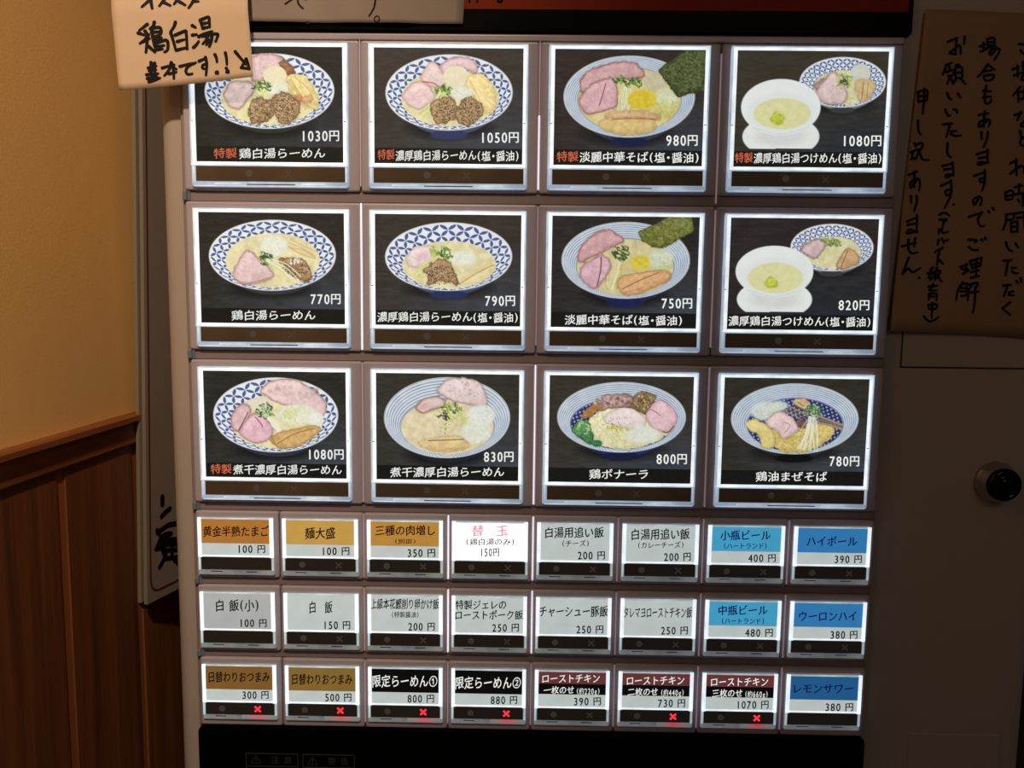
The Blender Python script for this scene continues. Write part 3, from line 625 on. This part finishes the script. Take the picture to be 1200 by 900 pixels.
def card34(c):
    c.bg(top=(44,42,34)); c.bowl(525,362,355,194, 528,396,268,148,'lines', under=(42,44,50), base=(18,18,20), navy=True)
    c.blob([(380,452),(420,410),(520,392),(650,392),(728,400),(742,446),(660,515),(560,545),(440,532)],(214,190,100),None,9,20,10); c.tangle(560,470,150,60,110,5,[(232,212,120),(190,160,70),(240,226,150),(206,182,84)],60)
    c.onion(360,320,84,52,(216,224,216)); c.onion(430,290,60,30,(212,224,214)); c.blob([(520,262),(570,252),(610,280),(590,305),(530,290)],(216,178,120))
    for q in range(5): c.line([(455+22*q,318-12*q),(520+20*q,340-8*q),(585+14*q,385-14*q)],9,[(158,136,106),(120,100,78)][q % 2])
    for q in range(3): c.line([(655-4*q,345+18*q),(720,368+14*q),(792,395+12*q)],12,[(170,146,116),(136,112,88)][q % 2])
    c.blob([(256,384),(300,368),(378,402),(412,470),(404,515),(350,524),(320,452),(270,420)],(228,208,126),(200,172,84)); c.meat([(368,372),(430,322),(500,348),(545,402),(530,440),(462,472),(436,432),(380,404)],(222,188,190),(186,140,146)); c.line([(470,380),(500,400),(470,440)],5,(190,140,150)); c.blob([(540,372),(580,372),(584,402),(550,412)],(130,86,80))
    c.strands((625,350),(600,535),18,40,110,5,[(238,240,226),(222,228,190),(246,246,238)]); c.leaves(622,318,54,34,40,((60,120,60),(96,156,80),(130,180,110),(190,214,170)))
CARDS = [
 (0,0,(200,30),4.5,[(120,97),(910,110),(912,720),(127,708)],card11,[('特製',220,343,666,'r'),('鶏白湯らーめん',356,815,668,'w')],('1030円',697,890,576),'special chicken white-broth ramen picture button, 1030 yen'),
 (0,1,(410,30),4.5,[(127,110),(918,118),(910,735),(130,722)],card12,[('特製',147,235,678,'r'),('濃厚鶏白湯らーめん',241,667,684,'w'),('(塩・醤油)',674,890,690,'w')],('1050円',698,892,590),'special rich ramen picture button, 1050 yen'),
 (0,2,(620,30),4.5,[(135,125),(932,138),(915,742),(123,738)],card13,[('特製',142,258,694,'r'),('淡麗中華そば',264,632,696,'w'),('(塩・醤油)',640,897,698,'w')],('980円',727,892,606),'special clear soba picture button with a nori sheet, 980 yen'),
 (0,3,(830,30),4.5,[(158,128),(950,142),(925,750),(138,743)],card14,[('特製',148,242,696,'r'),('濃厚鶏白湯つけめん',247,688,698,'w'),('(塩・醤油)',694,918,700,'w')],('1080円',722,917,606),'special dipping noodles picture button with two bowls, 1080 yen'),
 (1,0,(200,230),4.7375,[(150,83),(967,97),(970,708),(158,697)],card21,[('鶏白湯らーめん',330,803,657,'w')],('770円',777,945,567),'chicken white-broth ramen picture button, 770 yen'),
 (1,1,(410,230),4.7375,[(150,98),(962,118),(948,728),(148,717)],card22,[('濃厚鶏白湯らーめん',158,686,674,'w'),('(塩・醤油)',693,935,680,'w')],('790円',758,922,586),'rich ramen picture button, 790 yen'),
 (1,2,(620,230),4.7375,[(130,115),(948,125),(928,738),(118,732)],card23,[('淡麗中華そば',197,578,692,'w'),('(塩・醤油)',584,850,695,'w')],('750円',738,907,598),'clear soba picture button with a nori sheet, 750 yen'),
 (1,3,(820,230),4.7375,[(162,120),(987,125),(965,745),(142,740)],card24,[('濃厚鶏白湯つけめん',152,692,694,'w'),('(塩・醤油)',699,950,697,'w')],('820円',770,943,601),'dipping noodles picture button with two bowls, 820 yen'),
 (2,0,(200,415),4.7375,[(180,85),(978,100),(978,690),(187,682)],card31,[('特製',215,333,638,'r'),('煮干濃厚白湯らーめん',341,950,641,'w')],('1080円',770,962,554),'special dried-fish ramen picture button, 1080 yen'),
 (2,1,(410,415),4.7375,[(143,100),(933,113),(928,705),(143,690)],card32,[('煮干濃厚白湯らーめん',218,850,652,'w')],('830円',738,902,567),'dried-fish ramen picture button, 830 yen'),
 (2,2,(620,415),4.7375,[(110,118),(910,127),(893,720),(103,712)],card33,[('鶏ボナーラ',332,658,669,'w')],('800円',705,873,582),'creamy chicken noodles picture button with green leaves, 800 yen'),
 (2,3,(820,415),4.7375,[(127,130),(942,140),(918,738),(110,730)],card34,[('鶏油まぜそば',310,713,686,'w')],('780円',725,892,597),'brothless mixed noodles picture button, 780 yen')]
CW, CH = 87.6, 66.2
for r, k, org, sc, cor, fn, titles, price, lab in CARDS:
    bx = GX0+5.9+BIGP*k
    b = link('menu_button', BB, TM); b.location = (bx/1000, 0, TOPS[r]/1000); b['label'] = lab
    c = Card(cor, r*4+k+3); fn(c); c.build(CW, CH, 'menu_card', m_card, b, (.0035, .0007, -.0026))
    H = homog(cor, [(3.5, 2.6), (3.5+CW, 2.6), (3.5+CW, 2.6+CH), (3.5, 2.6+CH)])
    wt = [lay_text(t, a, e, y, 60, .013, .12) for t, a, e, y, q in titles if q == 'w']; rt = [lay_text(t, a, e, y, 60, .013, .12) for t, a, e, y, q in titles if q == 'r']
    print_mesh('title_lettering', wt, H, .5, m_wtext, b)
    if rt: print_mesh('red_lettering', rt, H, .5, m_rtext, b)['label'] = 'orange-red lettering'
    print_mesh('price_lettering', [lay_text(price[0], price[1], price[2], price[3], 66, .02, 0)], H, .5, m_wtext, b)
    link('status_window', WB, b); link('ready_mark', DB, b); link('sold_out_mark', XB, b)

# ---- the twenty-four small buttons
def fr(*a): return [(a[i], a[i+1]) for i in range(0, 8, 2)]
SM = {
 (3,0): (fr(30,35,575,45,575,455,40,450), 'gold0', [('黄金半熟たまご',75,545,140,74,'m')], ('100 円',328,515,264), 'golden egg button'),
 (3,1): (fr(628,42,1170,52,1172,465,632,455), 'gold2', [('麺大盛',793,1008,150,80,'m')], ('100 円',920,1108,276), 'large noodles button'),
 (3,2): (fr(57,50,598,60,590,465,57,455), 'gold', [('三種の肉増し',118,540,128,70,'m'),('(別皿)',258,400,203,34,'m')], ('350 円',345,538,284), 'extra meat button'),
 (3,3): (fr(650,60,1190,68,1185,475,655,465), 'white', [('替　玉',793,1045,130,76,'p'),('(鶏白湯のみ)',755,1088,208,46,'k')], ('150円',860,985,280), 'white noodle refill button'),
 (3,4): (fr(48,70,595,80,580,485,45,478), 'grey', [('白湯用追い飯',108,522,145,74,'k'),('(チーズ)',230,415,221,44,'k')], ('200 円',338,528,304), 'cheese rice button'),
 (3,5): (fr(645,82,1195,95,1180,498,635,485), 'grey', [('白湯用追い飯',710,1122,160,74,'k'),('(カレーチーズ)',757,1078,234,44,'k')], ('200 円',940,1130,316), 'curry cheese rice button'),
 (3,6): (fr(45,85,548,95,530,465,38,460), 'cyan', [('小瓶ビール',125,450,155,62,'n'),('(ハートランド)',150,425,223,40,'n')], ('400 円',307,483,300), 'light blue small bottled beer button'),
 (3,7): (fr(600,95,1100,100,1085,475,590,465), 'blue', [('ハイボール',680,1005,192,62,'n')], ('390 円',862,1037,305), 'blue highball button'),
 (4,0): (fr(55,48,590,58,590,458,60,455), 'greyd', [('白 飯(小)',175,475,150,82,'k')], ('100 円',348,530,273), 'small white rice button'),
 (4,1): (fr(643,58,1182,66,1182,462,648,455), 'grey', [('白　飯',832,995,160,82,'k')], ('150 円',938,1120,283), 'white rice button'),
 (4,2): (fr(63,66,602,72,598,472,68,465), 'grey', [('上級本花鰹削り卵かけ飯',92,572,135,72,'k'),('(特製醤油)',240,428,210,42,'k')], ('200 円',355,542,293), 'egg on rice button'),
 (4,3): (fr(655,73,1190,82,1185,487,658,475), 'grey', [('特製ジェレの',685,1040,140,64,'k'),('ローストポーク飯',685,1158,213,64,'k')], ('250 円',943,1130,302), 'roast pork rice button'),
 (4,4): (fr(45,83,585,93,575,495,45,490), 'grey', [('チャーシュー豚飯',72,555,188,76,'k')], ('250 円',335,523,315), 'braised pork rice button'),
 (4,5): (fr(638,95,1180,105,1170,510,635,500), 'grey', [('タレマヨローストチキン飯',662,1145,198,76,'k')], ('250 円',928,1117,325), 'roast chicken rice button'),
 (4,6): (fr(32,97,527,108,515,475,25,468), 'cyan', [('中瓶ビール',118,435,168,62,'n'),('(ハートランド)',142,412,237,40,'n')], ('480 円',293,470,312), 'light blue medium bottled beer button'),
 (4,7): (fr(580,110,1075,118,1060,475,568,465), 'blue', [('ウーロンハイ',635,1005,205,62,'n')], ('380 円',840,1013,320), 'blue oolong highball button'),
 (5,0): (fr(72,48,595,58,600,455,75,445), 'brown', [('日替わりおつまみ',122,548,141,74,'k')], ('300 円',357,540,268), 'dull gold daily snack button, 300 yen, with a red cross lit'),
 (5,1): (fr(650,58,1182,66,1182,458,655,450), 'brown2', [('日替わりおつまみ',705,1130,156,74,'k')], ('500 円',938,1123,282), 'dull gold daily snack button, 500 yen, with a red cross lit'),
 (5,2): (fr(70,68,603,78,600,470,72,462), 'black', [('限定らーめん①',105,563,170,84,'w')], ('800 円',353,540,292), 'black limited ramen button one with a red cross lit'),
 (5,3): (fr(655,78,1188,90,1182,480,658,472), 'black', [('限定らーめん②',688,1148,182,84,'w')], ('880 円',938,1123,303), 'black limited ramen button two with a red cross lit'),
 (5,4): (fr(42,88,575,100,562,492,42,480), 'maroon', [('ローストチキン',98,500,152,62,'w'),('一枚のせ',108,320,233,54,'w'),('(約220g)',340,497,242,46,'w')], ('390 円',320,508,313), 'maroon roast chicken button, one piece'),
 (5,5): (fr(627,98,1163,112,1152,505,622,495), 'maroon', [('ローストチキン',688,1093,167,62,'w'),('二枚のせ',695,907,246,54,'w'),('(約440g)',932,1088,253,46,'w')], ('730 円',910,1100,326), 'maroon roast chicken button, two pieces, with a red cross lit'),
 (5,6): (fr(17,103,507,113,495,470,10,460), 'maroon', [('ローストチキン',73,440,163,56,'w'),('三枚のせ',82,275,235,50,'w'),('(約660g)',295,437,242,42,'w')], ('1070 円',247,445,308), 'maroon roast chicken button, three pieces, with a red cross lit'),
 (5,7): (fr(558,112,1045,120,1030,470,548,465), 'blued', [('レモンサワー',605,985,203,60,'n')], ('380 円',810,985,318), 'deep blue lemon sour button')}
LIT = {(5,0),(5,1),(5,2),(5,3),(5,5),(5,6)}
NOMARK = {(3,0),(4,0),(5,7)}
INK = {'m': m_maroon, 'k': m_ink, 'p': m_ptext, 'n': m_navy, 'w': m_wtext}
for (r, k), (frm, paper, titles, price, lab) in SM.items():
    bx = GX0+2.9+SMP*k
    b = link('menu_button', SB, TM); b.location = (bx/1000, 0, TOPS[r]/1000); b['label'] = lab
    q = MB()
    if paper in ('white', 'grey', 'greyd'): q.box(2.6, 45.4, .35, 1.2, -24.2, -1.1); ms = [PAPER[paper]]
    elif paper == 'maroon':
        q.box(2.6, 45.4, .35, 1.2, -9.0, -1.1, 0); q.box(2.6, 45.4, .35, 1.2, -16.0, -9.0, 1); q.box(2.6, 45.4, .35, 1.2, -24.2, -16.0, 2); ms = [PAPER['maroon'], PAPER['black'], PAPER['grey']]
    else: q.box(2.6, 45.4, .35, 1.2, -16.6, -1.1, 0); q.box(2.6, 45.4, .35, 1.2, -24.2, -16.6, 1); ms = [PAPER[paper], PAPER['grey']]
    o = link('menu_card', q.build('menu_card', ms, local=True), b)
    H = homog(frm, [(0, 0), (47.9, 0), (47.9, HS), (0, HS)])
    for q_ in sorted({t[5] for t in titles}):
        print_mesh('title_lettering', [lay_text(t, a, e, y, h*1.12, (.006 if h < 50 else .011) if qq == 'w' else (.014 if h < 50 else .020), .12) for t, a, e, y, h, qq in titles if qq == q_], H, .22, INK[q_], b)
    print_mesh('price_lettering', [lay_text(price[0], price[1], price[2], price[3], 66 if r*10+k not in (36, 37, 46, 47, 56, 57) else 59, .022, .05)], H, .22, m_ink, b)
    link('status_window', WS, b)
    if (r, k) not in NOMARK or (r, k) in LIT: link('ready_mark', DS, b)
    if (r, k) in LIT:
        link('sold_out_mark', XR, b)['label'] = 'lit red cross'; link('painted_red_glow', RG, b)['label'] = 'red light of the cross painted on the acrylic foot'
    elif (r, k) not in NOMARK: link('sold_out_mark', XS, b)
bpy.data.objects.remove(_fo)

# ------------------------------------------------------------------ handwriting: brush strokes as ink laid on a sheet
def stroke_faces(P, w, taper=True):
    P = smooth_pts(P, False, 5) if len(P) > 2 else np.asarray(P, float)
    n = len(P); V = []; F = []
    if n == 2: P = np.array([P[0]+(P[1]-P[0])*t for t in np.linspace(0, 1, 5)]); n = 5
    T = np.gradient(P, axis=0); T /= (np.linalg.norm(T, axis=1)[:, None]+1e-9); Nn = np.c_[-T[:, 1], T[:, 0]]
    wd = np.array([w/2*(1.08-.28*(i/(n-1)) if taper else 1) for i in range(n)])
    for i in range(n): V += [P[i]+Nn[i]*wd[i], P[i]-Nn[i]*wd[i]]
    for i in range(n-1): F.append((2*i, 2*i+2, 2*i+3, 2*i+1))
    for c_, t_, r_ in ((P[0], -T[0], wd[0]), (P[-1], T[-1], wd[-1])):
        a0 = math.atan2(t_[1], t_[0]); k0 = len(V)
        for j in range(9):
            a = a0-math.pi/2+math.pi*j/8; V.append(c_+r_*np.array((math.cos(a), math.sin(a))))
        F.append(tuple(range(k0, k0+9)))
    return np.array(V), F
def sheet(name, outline, Y, curl, m, label, cat, hp, hm, strokes, th=.12, nx=24, nz=24):
    """outline: 4 mm points (x,z) TL TR BR BL; strokes: [(ox, oy, scale, width, [polylines])] in photo pixels, hp->hm the plane map"""
    TL, TR, BR, BL = [np.array(p, float) for p in outline]; V = []; F = []
    for j in range(nz+1):
        for i in range(nx+1):
            u, v = i/nx, j/nz; p = (TL*(1-u)+TR*u)*(1-v)+(BL*(1-u)+BR*u)*v
            V.append((p[0], Y+curl(p[0], p[1]), p[1]))
    k = nx+1
    for j in range(nz):
        for i in range(nx): F.append((j*k+i, (j+1)*k+i, (j+1)*k+i+1, j*k+i+1))
    q = MB(); q.add(V, F); c0 = (TL+TR+BR+BL)/4
    me = q.build(name, m, origin=(c0[0], Y, c0[1]), smooth=True)
    tag(me, label, cat)
    md = me.modifiers.new('thickness', 'SOLIDIFY'); md.thickness = th/1000; md.offset = 0
    H = homog(hp, hm); Vs = []; Fs = []; n = 0
    for ox, oy, s_, w, pl in strokes:
        for P in pl:
            v, f = stroke_faces(P, w); v = np.c_[ox+v[:, 0]/s_, oy+v[:, 1]/s_]; mm = happly(H, v)
            Vs += [(x, Y+curl(x, z)-.22, z) for x, z in mm]; Fs += [tuple(i+n for i in g) for g in f]; n += len(v)
    q = MB(); q.add([(x-c0[0], y-Y, z-c0[1]) for x, y, z in Vs], Fs)
    ik = link('handwriting', q.build('handwriting', m_ink, local=True), me); ik['label'] = 'thick black felt-pen writing'
    return me
m_note = mat('note_paper', (208, 184, 158), .75, bump=(60, .25), var=(12, .03), transl=.10)
m_note2 = mat('header_paper', (136, 124, 114), .7, bump=(40, .5), var=(14, .08), coat=.15)
m_note3 = mat('brown_note_paper', (146, 120, 92), .75, bump=(50, .35), var=(9, .06))
dotp = lambda x, y: [(x, y), (x+3, y+3)]
S1 = [(150,0,8,33,[[(180,-10),(120,55)],[(192,-20),(215,70)],[(318,-20),(280,45)],[(310,5),(380,40)],[(440,-20),(415,25)],[(462,0),(520,35)],[(595,-20),(580,20),(555,60)],[(600,-4),(640,-2)],
   [(170,222),(100,278)],[(88,305),(145,322)],[(150,285),(170,310)],[(180,320),(150,365),(105,402)],[(130,385),(190,355)],[(165,350),(168,400),(158,485)],[(185,430),(240,482)],
   [(235,200),(225,235),(195,262)],[(200,262),(285,250),(292,312),(215,340)],[(210,298),(285,288)],[(212,262),(222,350),(238,430)],[(240,362),(300,345)],[(240,402),(345,368),(362,420),(355,462),(330,480)],[(262,432),(325,418)],[(240,462),(310,452)],
   [(430,200),(418,240),(385,290)],[(388,300),(410,370),(435,462)],[(430,320),(520,282),(532,300),(542,452)],[(450,380),(512,362)],[(440,462),(538,437)],
   [(590,230),(620,248)],[(592,320),(630,314)],[(602,435),(625,415),(650,380)],[(665,180),(700,165),(745,152),(752,200),(755,245)],[(668,185),(680,225),(692,262)],[(690,255),(752,244)],[(690,212),(735,205)],[(652,335),(700,310),(778,286)],[(690,330),(760,315),(828,312),(830,335),(812,382)],[(735,335),(720,370),(690,402)],[(775,335),(770,380),(752,430)],[(745,370),(725,412)]]),
   (150,50,8,31,[[(180,232),(252,212)],[(205,180),(208,300)],[(238,185),(240,300)],[(190,258),(250,248)],[(165,296),(270,284)],[(222,290),(226,345)],[(172,332),(215,322)],[(188,362),(240,345),(288,326)],[(245,310),(265,318)],
   [(310,230),(360,215),(420,200)],[(392,178),(375,240),(330,302)],[(400,215),(440,242)],[(400,190),(415,260),(418,330)],[(372,285),(440,270)],[(475,215),(530,200),(590,185)],[(588,190),(545,222),(530,262),(550,290),(590,285)],[(598,190),(622,180)],
   [(655,165),(690,150),(720,138)],[(715,130),(728,200),(722,300)],[(718,195),(690,205),(688,232),(718,240)],[(805,105),(820,140),(825,175)],[(905,90),(915,140),(920,200)],[(915,235),(930,262)],
   [(1000,80),(1050,140),(1100,200)],[(1105,150),(1060,230)],[(1060,232),(1135,245)],[(1135,245),(1110,150)]]),
   (150,50,8,46,[dotp(828,278),dotp(930,270)])]
sheet('handwritten_note', [(-243.5,266),(-166,266),(-160.1,177.2),(-238.2,169)], -12.0, lambda x, z: 2.2*math.sin((x+244)/84*3.0)-max(0, 185-z)*.10*max(0, (x+215)/50) + max(0, z-215)*.24, m_note,
      'pale orange handwritten note with an arrow, over the machine top left corner', 'paper note', [(130,0),(139,106),(297,90),(289,0)], [(-240.6,218.8),(-238.2,169.0),(-160.1,177.2),(-163.0,219.3)], S1)
S2 = [(300,0,6.667,16,[[(290,-15),(215,40)],[(306,-15),(312,35),(348,72)],[(352,-6),(368,2)],[(912,-20),(900,62),(860,130)]]), (300,0,6.667,22,[dotp(386,178)]),
      (300,0,6.667,11,[[(923+20*math.cos(a),153+23*math.sin(a)) for a in [k*math.pi/4 for k in range(9)]]])]
sheet('header_note', [(-200,268),(-38,268),(-41.2,211.6),(-202,212)], 2.6, lambda x, z: .7*math.sin(x*.09)+.4*math.sin(x*.21+z*.1), m_note2,
      'grey-brown handwritten paper note taped across the header sign', 'paper note', [(289,28),(543,31),(545,0),(289,0)], [(-167.9,210.6),(-40.7,210.2),(-39.8,224.9),(-167.2,224.6)], S2)
CD = [[(420,165),(515,130)],[(505,130),(500,210),(495,295)],[(440,275),(500,225),(540,205),(545,290)],[(440,280),(480,290)],[(585,115),(580,190)],
 [(735,215),(800,195)],[(775,180),(770,265)],[(745,265),(810,240)],[(812,142),(880,130),(885,200)],[(812,142),(820,210)],[(820,208),(885,200)],[(815,175),(880,168)],[(800,235),(900,215)],[(830,285),(860,245),(935,240),(915,300),(880,350)],[(850,300),(890,260)],
 [(815,395),(770,460),(715,520)],[(815,395),(885,450)],[(775,465),(850,455)],[(775,510),(875,500),(850,550),(790,555),(775,515)],[(800,610),(785,720),(800,785),(845,770),(850,745)],[(770,660),(850,665)],[(770,725),(850,715)],
 [(400,400),(460,375)],[(400,420),(370,495)],[(430,400),(440,450)],[(400,470),(470,450),(470,500),(420,510)],[(440,510),(415,585)],[(450,530),(470,580)],[(500,400),(530,395)],[(490,430),(555,425),(560,530)],[(490,430),(498,530)],[(500,530),(555,530)],[(495,475),(555,475)],[(500,540),(470,590)],[(550,540),(595,590)],
 [(415,680),(435,730),(460,740)],[(520,685),(545,725)],[(125,665),(130,760)],[(125,665),(215,650),(212,755)],[(130,710),(210,705)],[(130,760),(210,755)],[(190,635),(185,760),(175,880)],
 [(1135,190),(1200,195),(1230,200)],[(1150,255),(1180,285),(1230,285)],[(1065,445),(1130,420)],[(1115,410),(1120,520)],[(1080,505),(1130,490)],[(1170,370),(1175,450)],[(1170,370),(1250,365)],[(1250,365),(1248,450)],[(1170,410),(1248,408)],[(1150,480),(1250,470)],[(1175,500),(1150,550)],[(1160,550),(1250,545)],
 [(1140,620),(1070,710)],[(1120,660),(1125,770)],[(1190,620),(1180,740)],[(1240,620),(1235,740)],[(1150,670),(1270,660)],[(1150,740),(1270,735)]]
DD = [[(400,75),(425,130),(450,130)],[(480,70),(510,80),(515,105)],[(130,180),(135,280),(160,320)],[(95,405),(110,440)],[(60,495),(130,470)],[(80,490),(75,560)],[(65,565),(120,545)],[(115,420),(175,405),(170,460),(120,470)],[(150,470),(110,570)],[(150,500),(180,565),(245,575)],
 [(40,725),(130,690)],[(100,690),(95,850)],[(60,850),(60,800),(130,760),(155,800),(145,880)],[(120,780),(65,850)],[(380,220),(470,210)],[(450,210),(415,345)],[(460,290),(515,285)],[(460,315),(500,335),(560,330)],[(430,405),(425,490),(440,530),(465,550)],
 [(380,635),(480,610)],[(400,670),(480,660)],[(480,600),(490,710)],[(488,712),(440,745),(410,742),(430,720),(490,730)],[(730,130),(830,110)],[(790,95),(780,250)],[(735,245),(740,200),(820,170),(845,200),(830,245)],[(810,190),(740,250)],[(760,300),(765,370)],[(825,300),(815,370),(785,450)],
 [(720,520),(820,490)],[(740,560),(820,545)],[(825,475),(825,600)],[(825,600),(740,625),(740,600),(835,605)],[(695,735),(800,700)],[(800,680),(800,790),(775,885)],[(790,760),(750,770),(760,800),(795,790)],
 [(1090,130),(1160,110)],[(1150,100),(1115,185)],[(1200,120),(1220,140)],[(1190,190),(1150,240),(1240,240)],[(1145,290),(1160,350)],[(1250,320),(1160,370),(1160,430),(1250,440)],[(1055,610),(1120,585)],[(1110,575),(1115,735)],[(1055,715),(1150,640),(1190,660),(1190,710)],[(1200,590),(1220,615)]]
EE = [[(470,55),(560,15)],[(555,10),(560,120),(500,250)],[(550,90),(510,100),(520,140),(555,120)],dotp(580,220),
 [(1030,115),(1030,180)],[(1030,115),(1090,100),(1090,165)],[(1035,150),(1085,140)],[(1035,180),(1085,175)],[(1110,70),(1180,55)],[(1150,45),(1145,130)],[(1100,135),(1210,120)],[(1180,120),(1180,235)],[(1140,180),(1150,200)],
 [(1035,310),(1030,380),(1005,445)],[(1035,310),(1100,300)],[(1100,300),(1100,350)],[(1040,360),(1100,350)],[(1120,300),(1185,290)],[(1190,290),(1192,440)],[(1130,340),(1185,335)],[(1075,380),(1130,370)],[(1130,370),(1130,460)],[(1075,460),(1130,460)],[(1075,380),(1075,460)],[(1075,420),(1130,415)],
 [(1030,555),(1050,610),(1085,635)],[(1115,565),(1135,600)],[(1010,715),(1080,710)],[(1050,715),(1030,845)],[(1080,780),(1120,775)],[(1085,810),(1110,825),(1140,825)],
 [(800,160),(762,222),(750,180),(800,150),(825,175),(812,230)],[(710,330),(830,290)],[(825,290),(790,350),(810,410),(845,410)],[(880,280),(890,295)],[(915,250),(930,270)],[(705,530),(780,535),(760,555)],[(710,595),(740,620),(790,620)],[(820,530),(830,540)],[(850,515),(858,530)],
 [(635,770),(700,745)],[(690,745),(680,820)],[(650,790),(700,785)],[(660,830),(710,800)],[(720,720),(820,690)],[(820,690),(810,760)],[(720,720),(740,780)],[(740,780),(810,762)],[(730,750),(815,735)],[(775,700),(775,860)],[(730,815),(800,800)],[(730,865),(800,850)],
 [(205,145),(205,205)],[(255,145),(255,200),(230,280)],[(165,370),(260,330)],[(170,400),(250,385)],[(255,315),(250,460)],[(250,455),(160,475),(190,440),(258,465)],[(115,590),(240,555)],[(235,520),(225,590)],[(175,530),(175,620),(210,650),(255,640)],[(175,690),(120,830)],[(120,830),(170,785),(210,815),(280,780)],dotp(270,865),
 [(455,310),(480,295),(520,300),(545,320)],[(455,355),(520,350),(495,375)],[(490,370),(485,410)],[(450,440),(445,480)],[(475,430),(480,470),(530,460)],[(445,530),(435,575)],[(475,520),(490,560)],[(505,540),(530,530)],[(480,600),(410,640)],[(450,620),(450,660)],[(440,660),(430,750)],[(440,700),(485,745)]]
FF = [[(1010,260),(1080,250)],[(1050,250),(1020,355)],[(1060,320),(1100,310)],[(1060,340),(1105,345)],[(1125,220),(1140,235)],[(1160,195),(1165,225)],[(1075,405),(1010,460)],[(1010,460),(1080,520)],
 [(660,230),(620,290),(600,385)],[(650,250),(700,240),(690,280)],[(640,280),(700,290),(690,340)],[(640,310),(690,310)],[(650,350),(690,345)],[(720,250),(790,235),(770,290)],[(740,250),(710,300)],[(730,320),(800,310)],[(770,270),(765,420),(750,500)],[(710,290),(705,390)],
 [(370,120),(400,100)],[(345,150),(460,130)],[(390,100),(350,190)],[(380,160),(420,160),(370,210)],[(430,100),(410,160)],[(420,130),(460,135),(410,210)],[(425,160),(470,225)],[(360,190),(410,185)],[(355,265),(435,260)],[(395,240),(395,260)],[(390,270),(360,300),(430,300)],[(360,330),(355,385)],[(360,330),(425,330),(425,390)],[(360,355),(420,355)],
 [(350,430),(355,460)],[(350,430),(425,425),(420,460),(355,465)],[(390,410),(380,545)],[(310,530),(350,570),(390,570),(445,535)]]
S3 = [(1060,30,8.571,27,CD),(1060,120,8.571,27,DD),(1040,210,7.5,23,EE),(1040,300,7.5,22,FF)]
sheet('notice_sheet', [(228.2,222.6),(316,219.5),(321.4,31.2),(218.2,35.4)], 5.4, lambda x, z: .9*math.sin(x*.05+z*.02)+.5*math.sin(z*.06)-max(0, 60-z)*.06*max(0, 1-(x-218)/60)*1.0, m_note3,
      'large brown handwritten paper notice stuck on the right side of the machine', 'paper notice', [(1084,11),(1040,388),(1200,397),(1245,20)], [(228.2,222.4),(218.0,35.2),(300.0,31.6),(307.4,218.7)], S3)

# ------------------------------------------------------------------ menu boards standing between the wall and the machine
m_board = mat('board_white', (128, 118, 108), .55, var=(10, .05)); m_edge = mat('board_edge', (150, 138, 120), .6); m_bred = mat('dark_red_line', (92, 22, 24), .5)
AB = math.radians(15.5)
def board(name, x_top, x_bot, z_top, z_bot, y0, th, length, label, marks=False):
    """thin upright board: front edge leaning, face turned by AB; built in its own frame (s along the face, t thickness, z)"""
    q = MB(); dz = z_top-z_bot
    q.rbox(0, length, 0, th, 0, dz, .5, 0, 2, 2.0) if False else q.box(0, length, 0, th, 0, dz)
    me = q.build(name, [m_board], local=True); o = link(name, me)
    tag(o, label, 'board', 'menu boards beside the machine')
    # axes: s -> (sin AB, cos AB, 0), t -> to the left (-x), z leaning
    lean = (x_top-x_bot)/dz
    s_ = Vector((math.sin(AB), math.cos(AB), 0)); z_ = Vector((lean, 0, 1)).normalized(); z_ = (z_-s_*z_.dot(s_)).normalized(); t_ = z_.cross(s_).normalized()
    if t_.x > 0: t_ = -t_
    mw = Matrix(((s_.x, t_.x, z_.x), (s_.y, t_.y, z_.y), (s_.z, t_.z, z_.z))).to_4x4(); mw.translation = W(x_bot, y0, z_bot); o.matrix_world = mw
    return o
b1 = board('menu_board', -291.6, -306.8, 260, -201.5, 150, 3.2, 190, 'pale menu board with dark red border line and black characters, left of the machine')
b2 = board('menu_board', -296.6, -311.4, 262, -199.8, 149, 3.0, 170, 'plain pale menu board, only its thin edge showing, nearest the wooden wall')
# printed border and characters on the front board (local: s, t just outside the face, z from the bottom edge)
q = MB()
def bline(P, w):
    v, f = stroke_faces(P, w, False); q.add([(a, -.3, b) for a, b in v], f)
def bpx(X, Y):                                                    # enlarged look at the board -> board millimetres (s, z)
    px, py = 150+X/5, 540+Y/5; return ((px-172.8)*1.03, (709-(px-173)*.5-py)*.667)
bline([(3.9, 461), (3.9, 24)], 1.6); bline([(3.9, 24), (4.4, 17), (7, 11), (12, 8.4), (18, 8)], 1.8); bline([(18, 8), (185, 8)], 1.8)
link('border_line', q.build('border_line', m_bred, local=True), b1)['label'] = 'dark red printed border'
q = MB()
for P, w in (([(205,160),(205,205)], 5), ([(250,228),(222,255),(200,282)], 4.5), ([(330,310),(245,332),(210,358),(175,387)], 4.5), ([(172,372),(186,398)], 4),
             ([(256,388),(215,400),(190,430),(168,492)], 4.5), ([(165,490),(215,480)], 4), ([(190,432),(320,420)], 4), ([(200,462),(320,452)], 4), ([(205,502),(320,488)], 4), ([(200,470),(208,505),(216,542)], 4),
             ([(222,530),(205,570),(186,606)], 4.5), ([(225,552),(320,535)], 4), ([(262,440),(262,540)], 4), ([(320,420),(320,540)], 4), ([(275,560),(320,600)], 4)):
    bline([bpx(*p) for p in P], w)
link('lettering', q.build('lettering', m_ink, local=True), b1)['label'] = 'black brush characters'
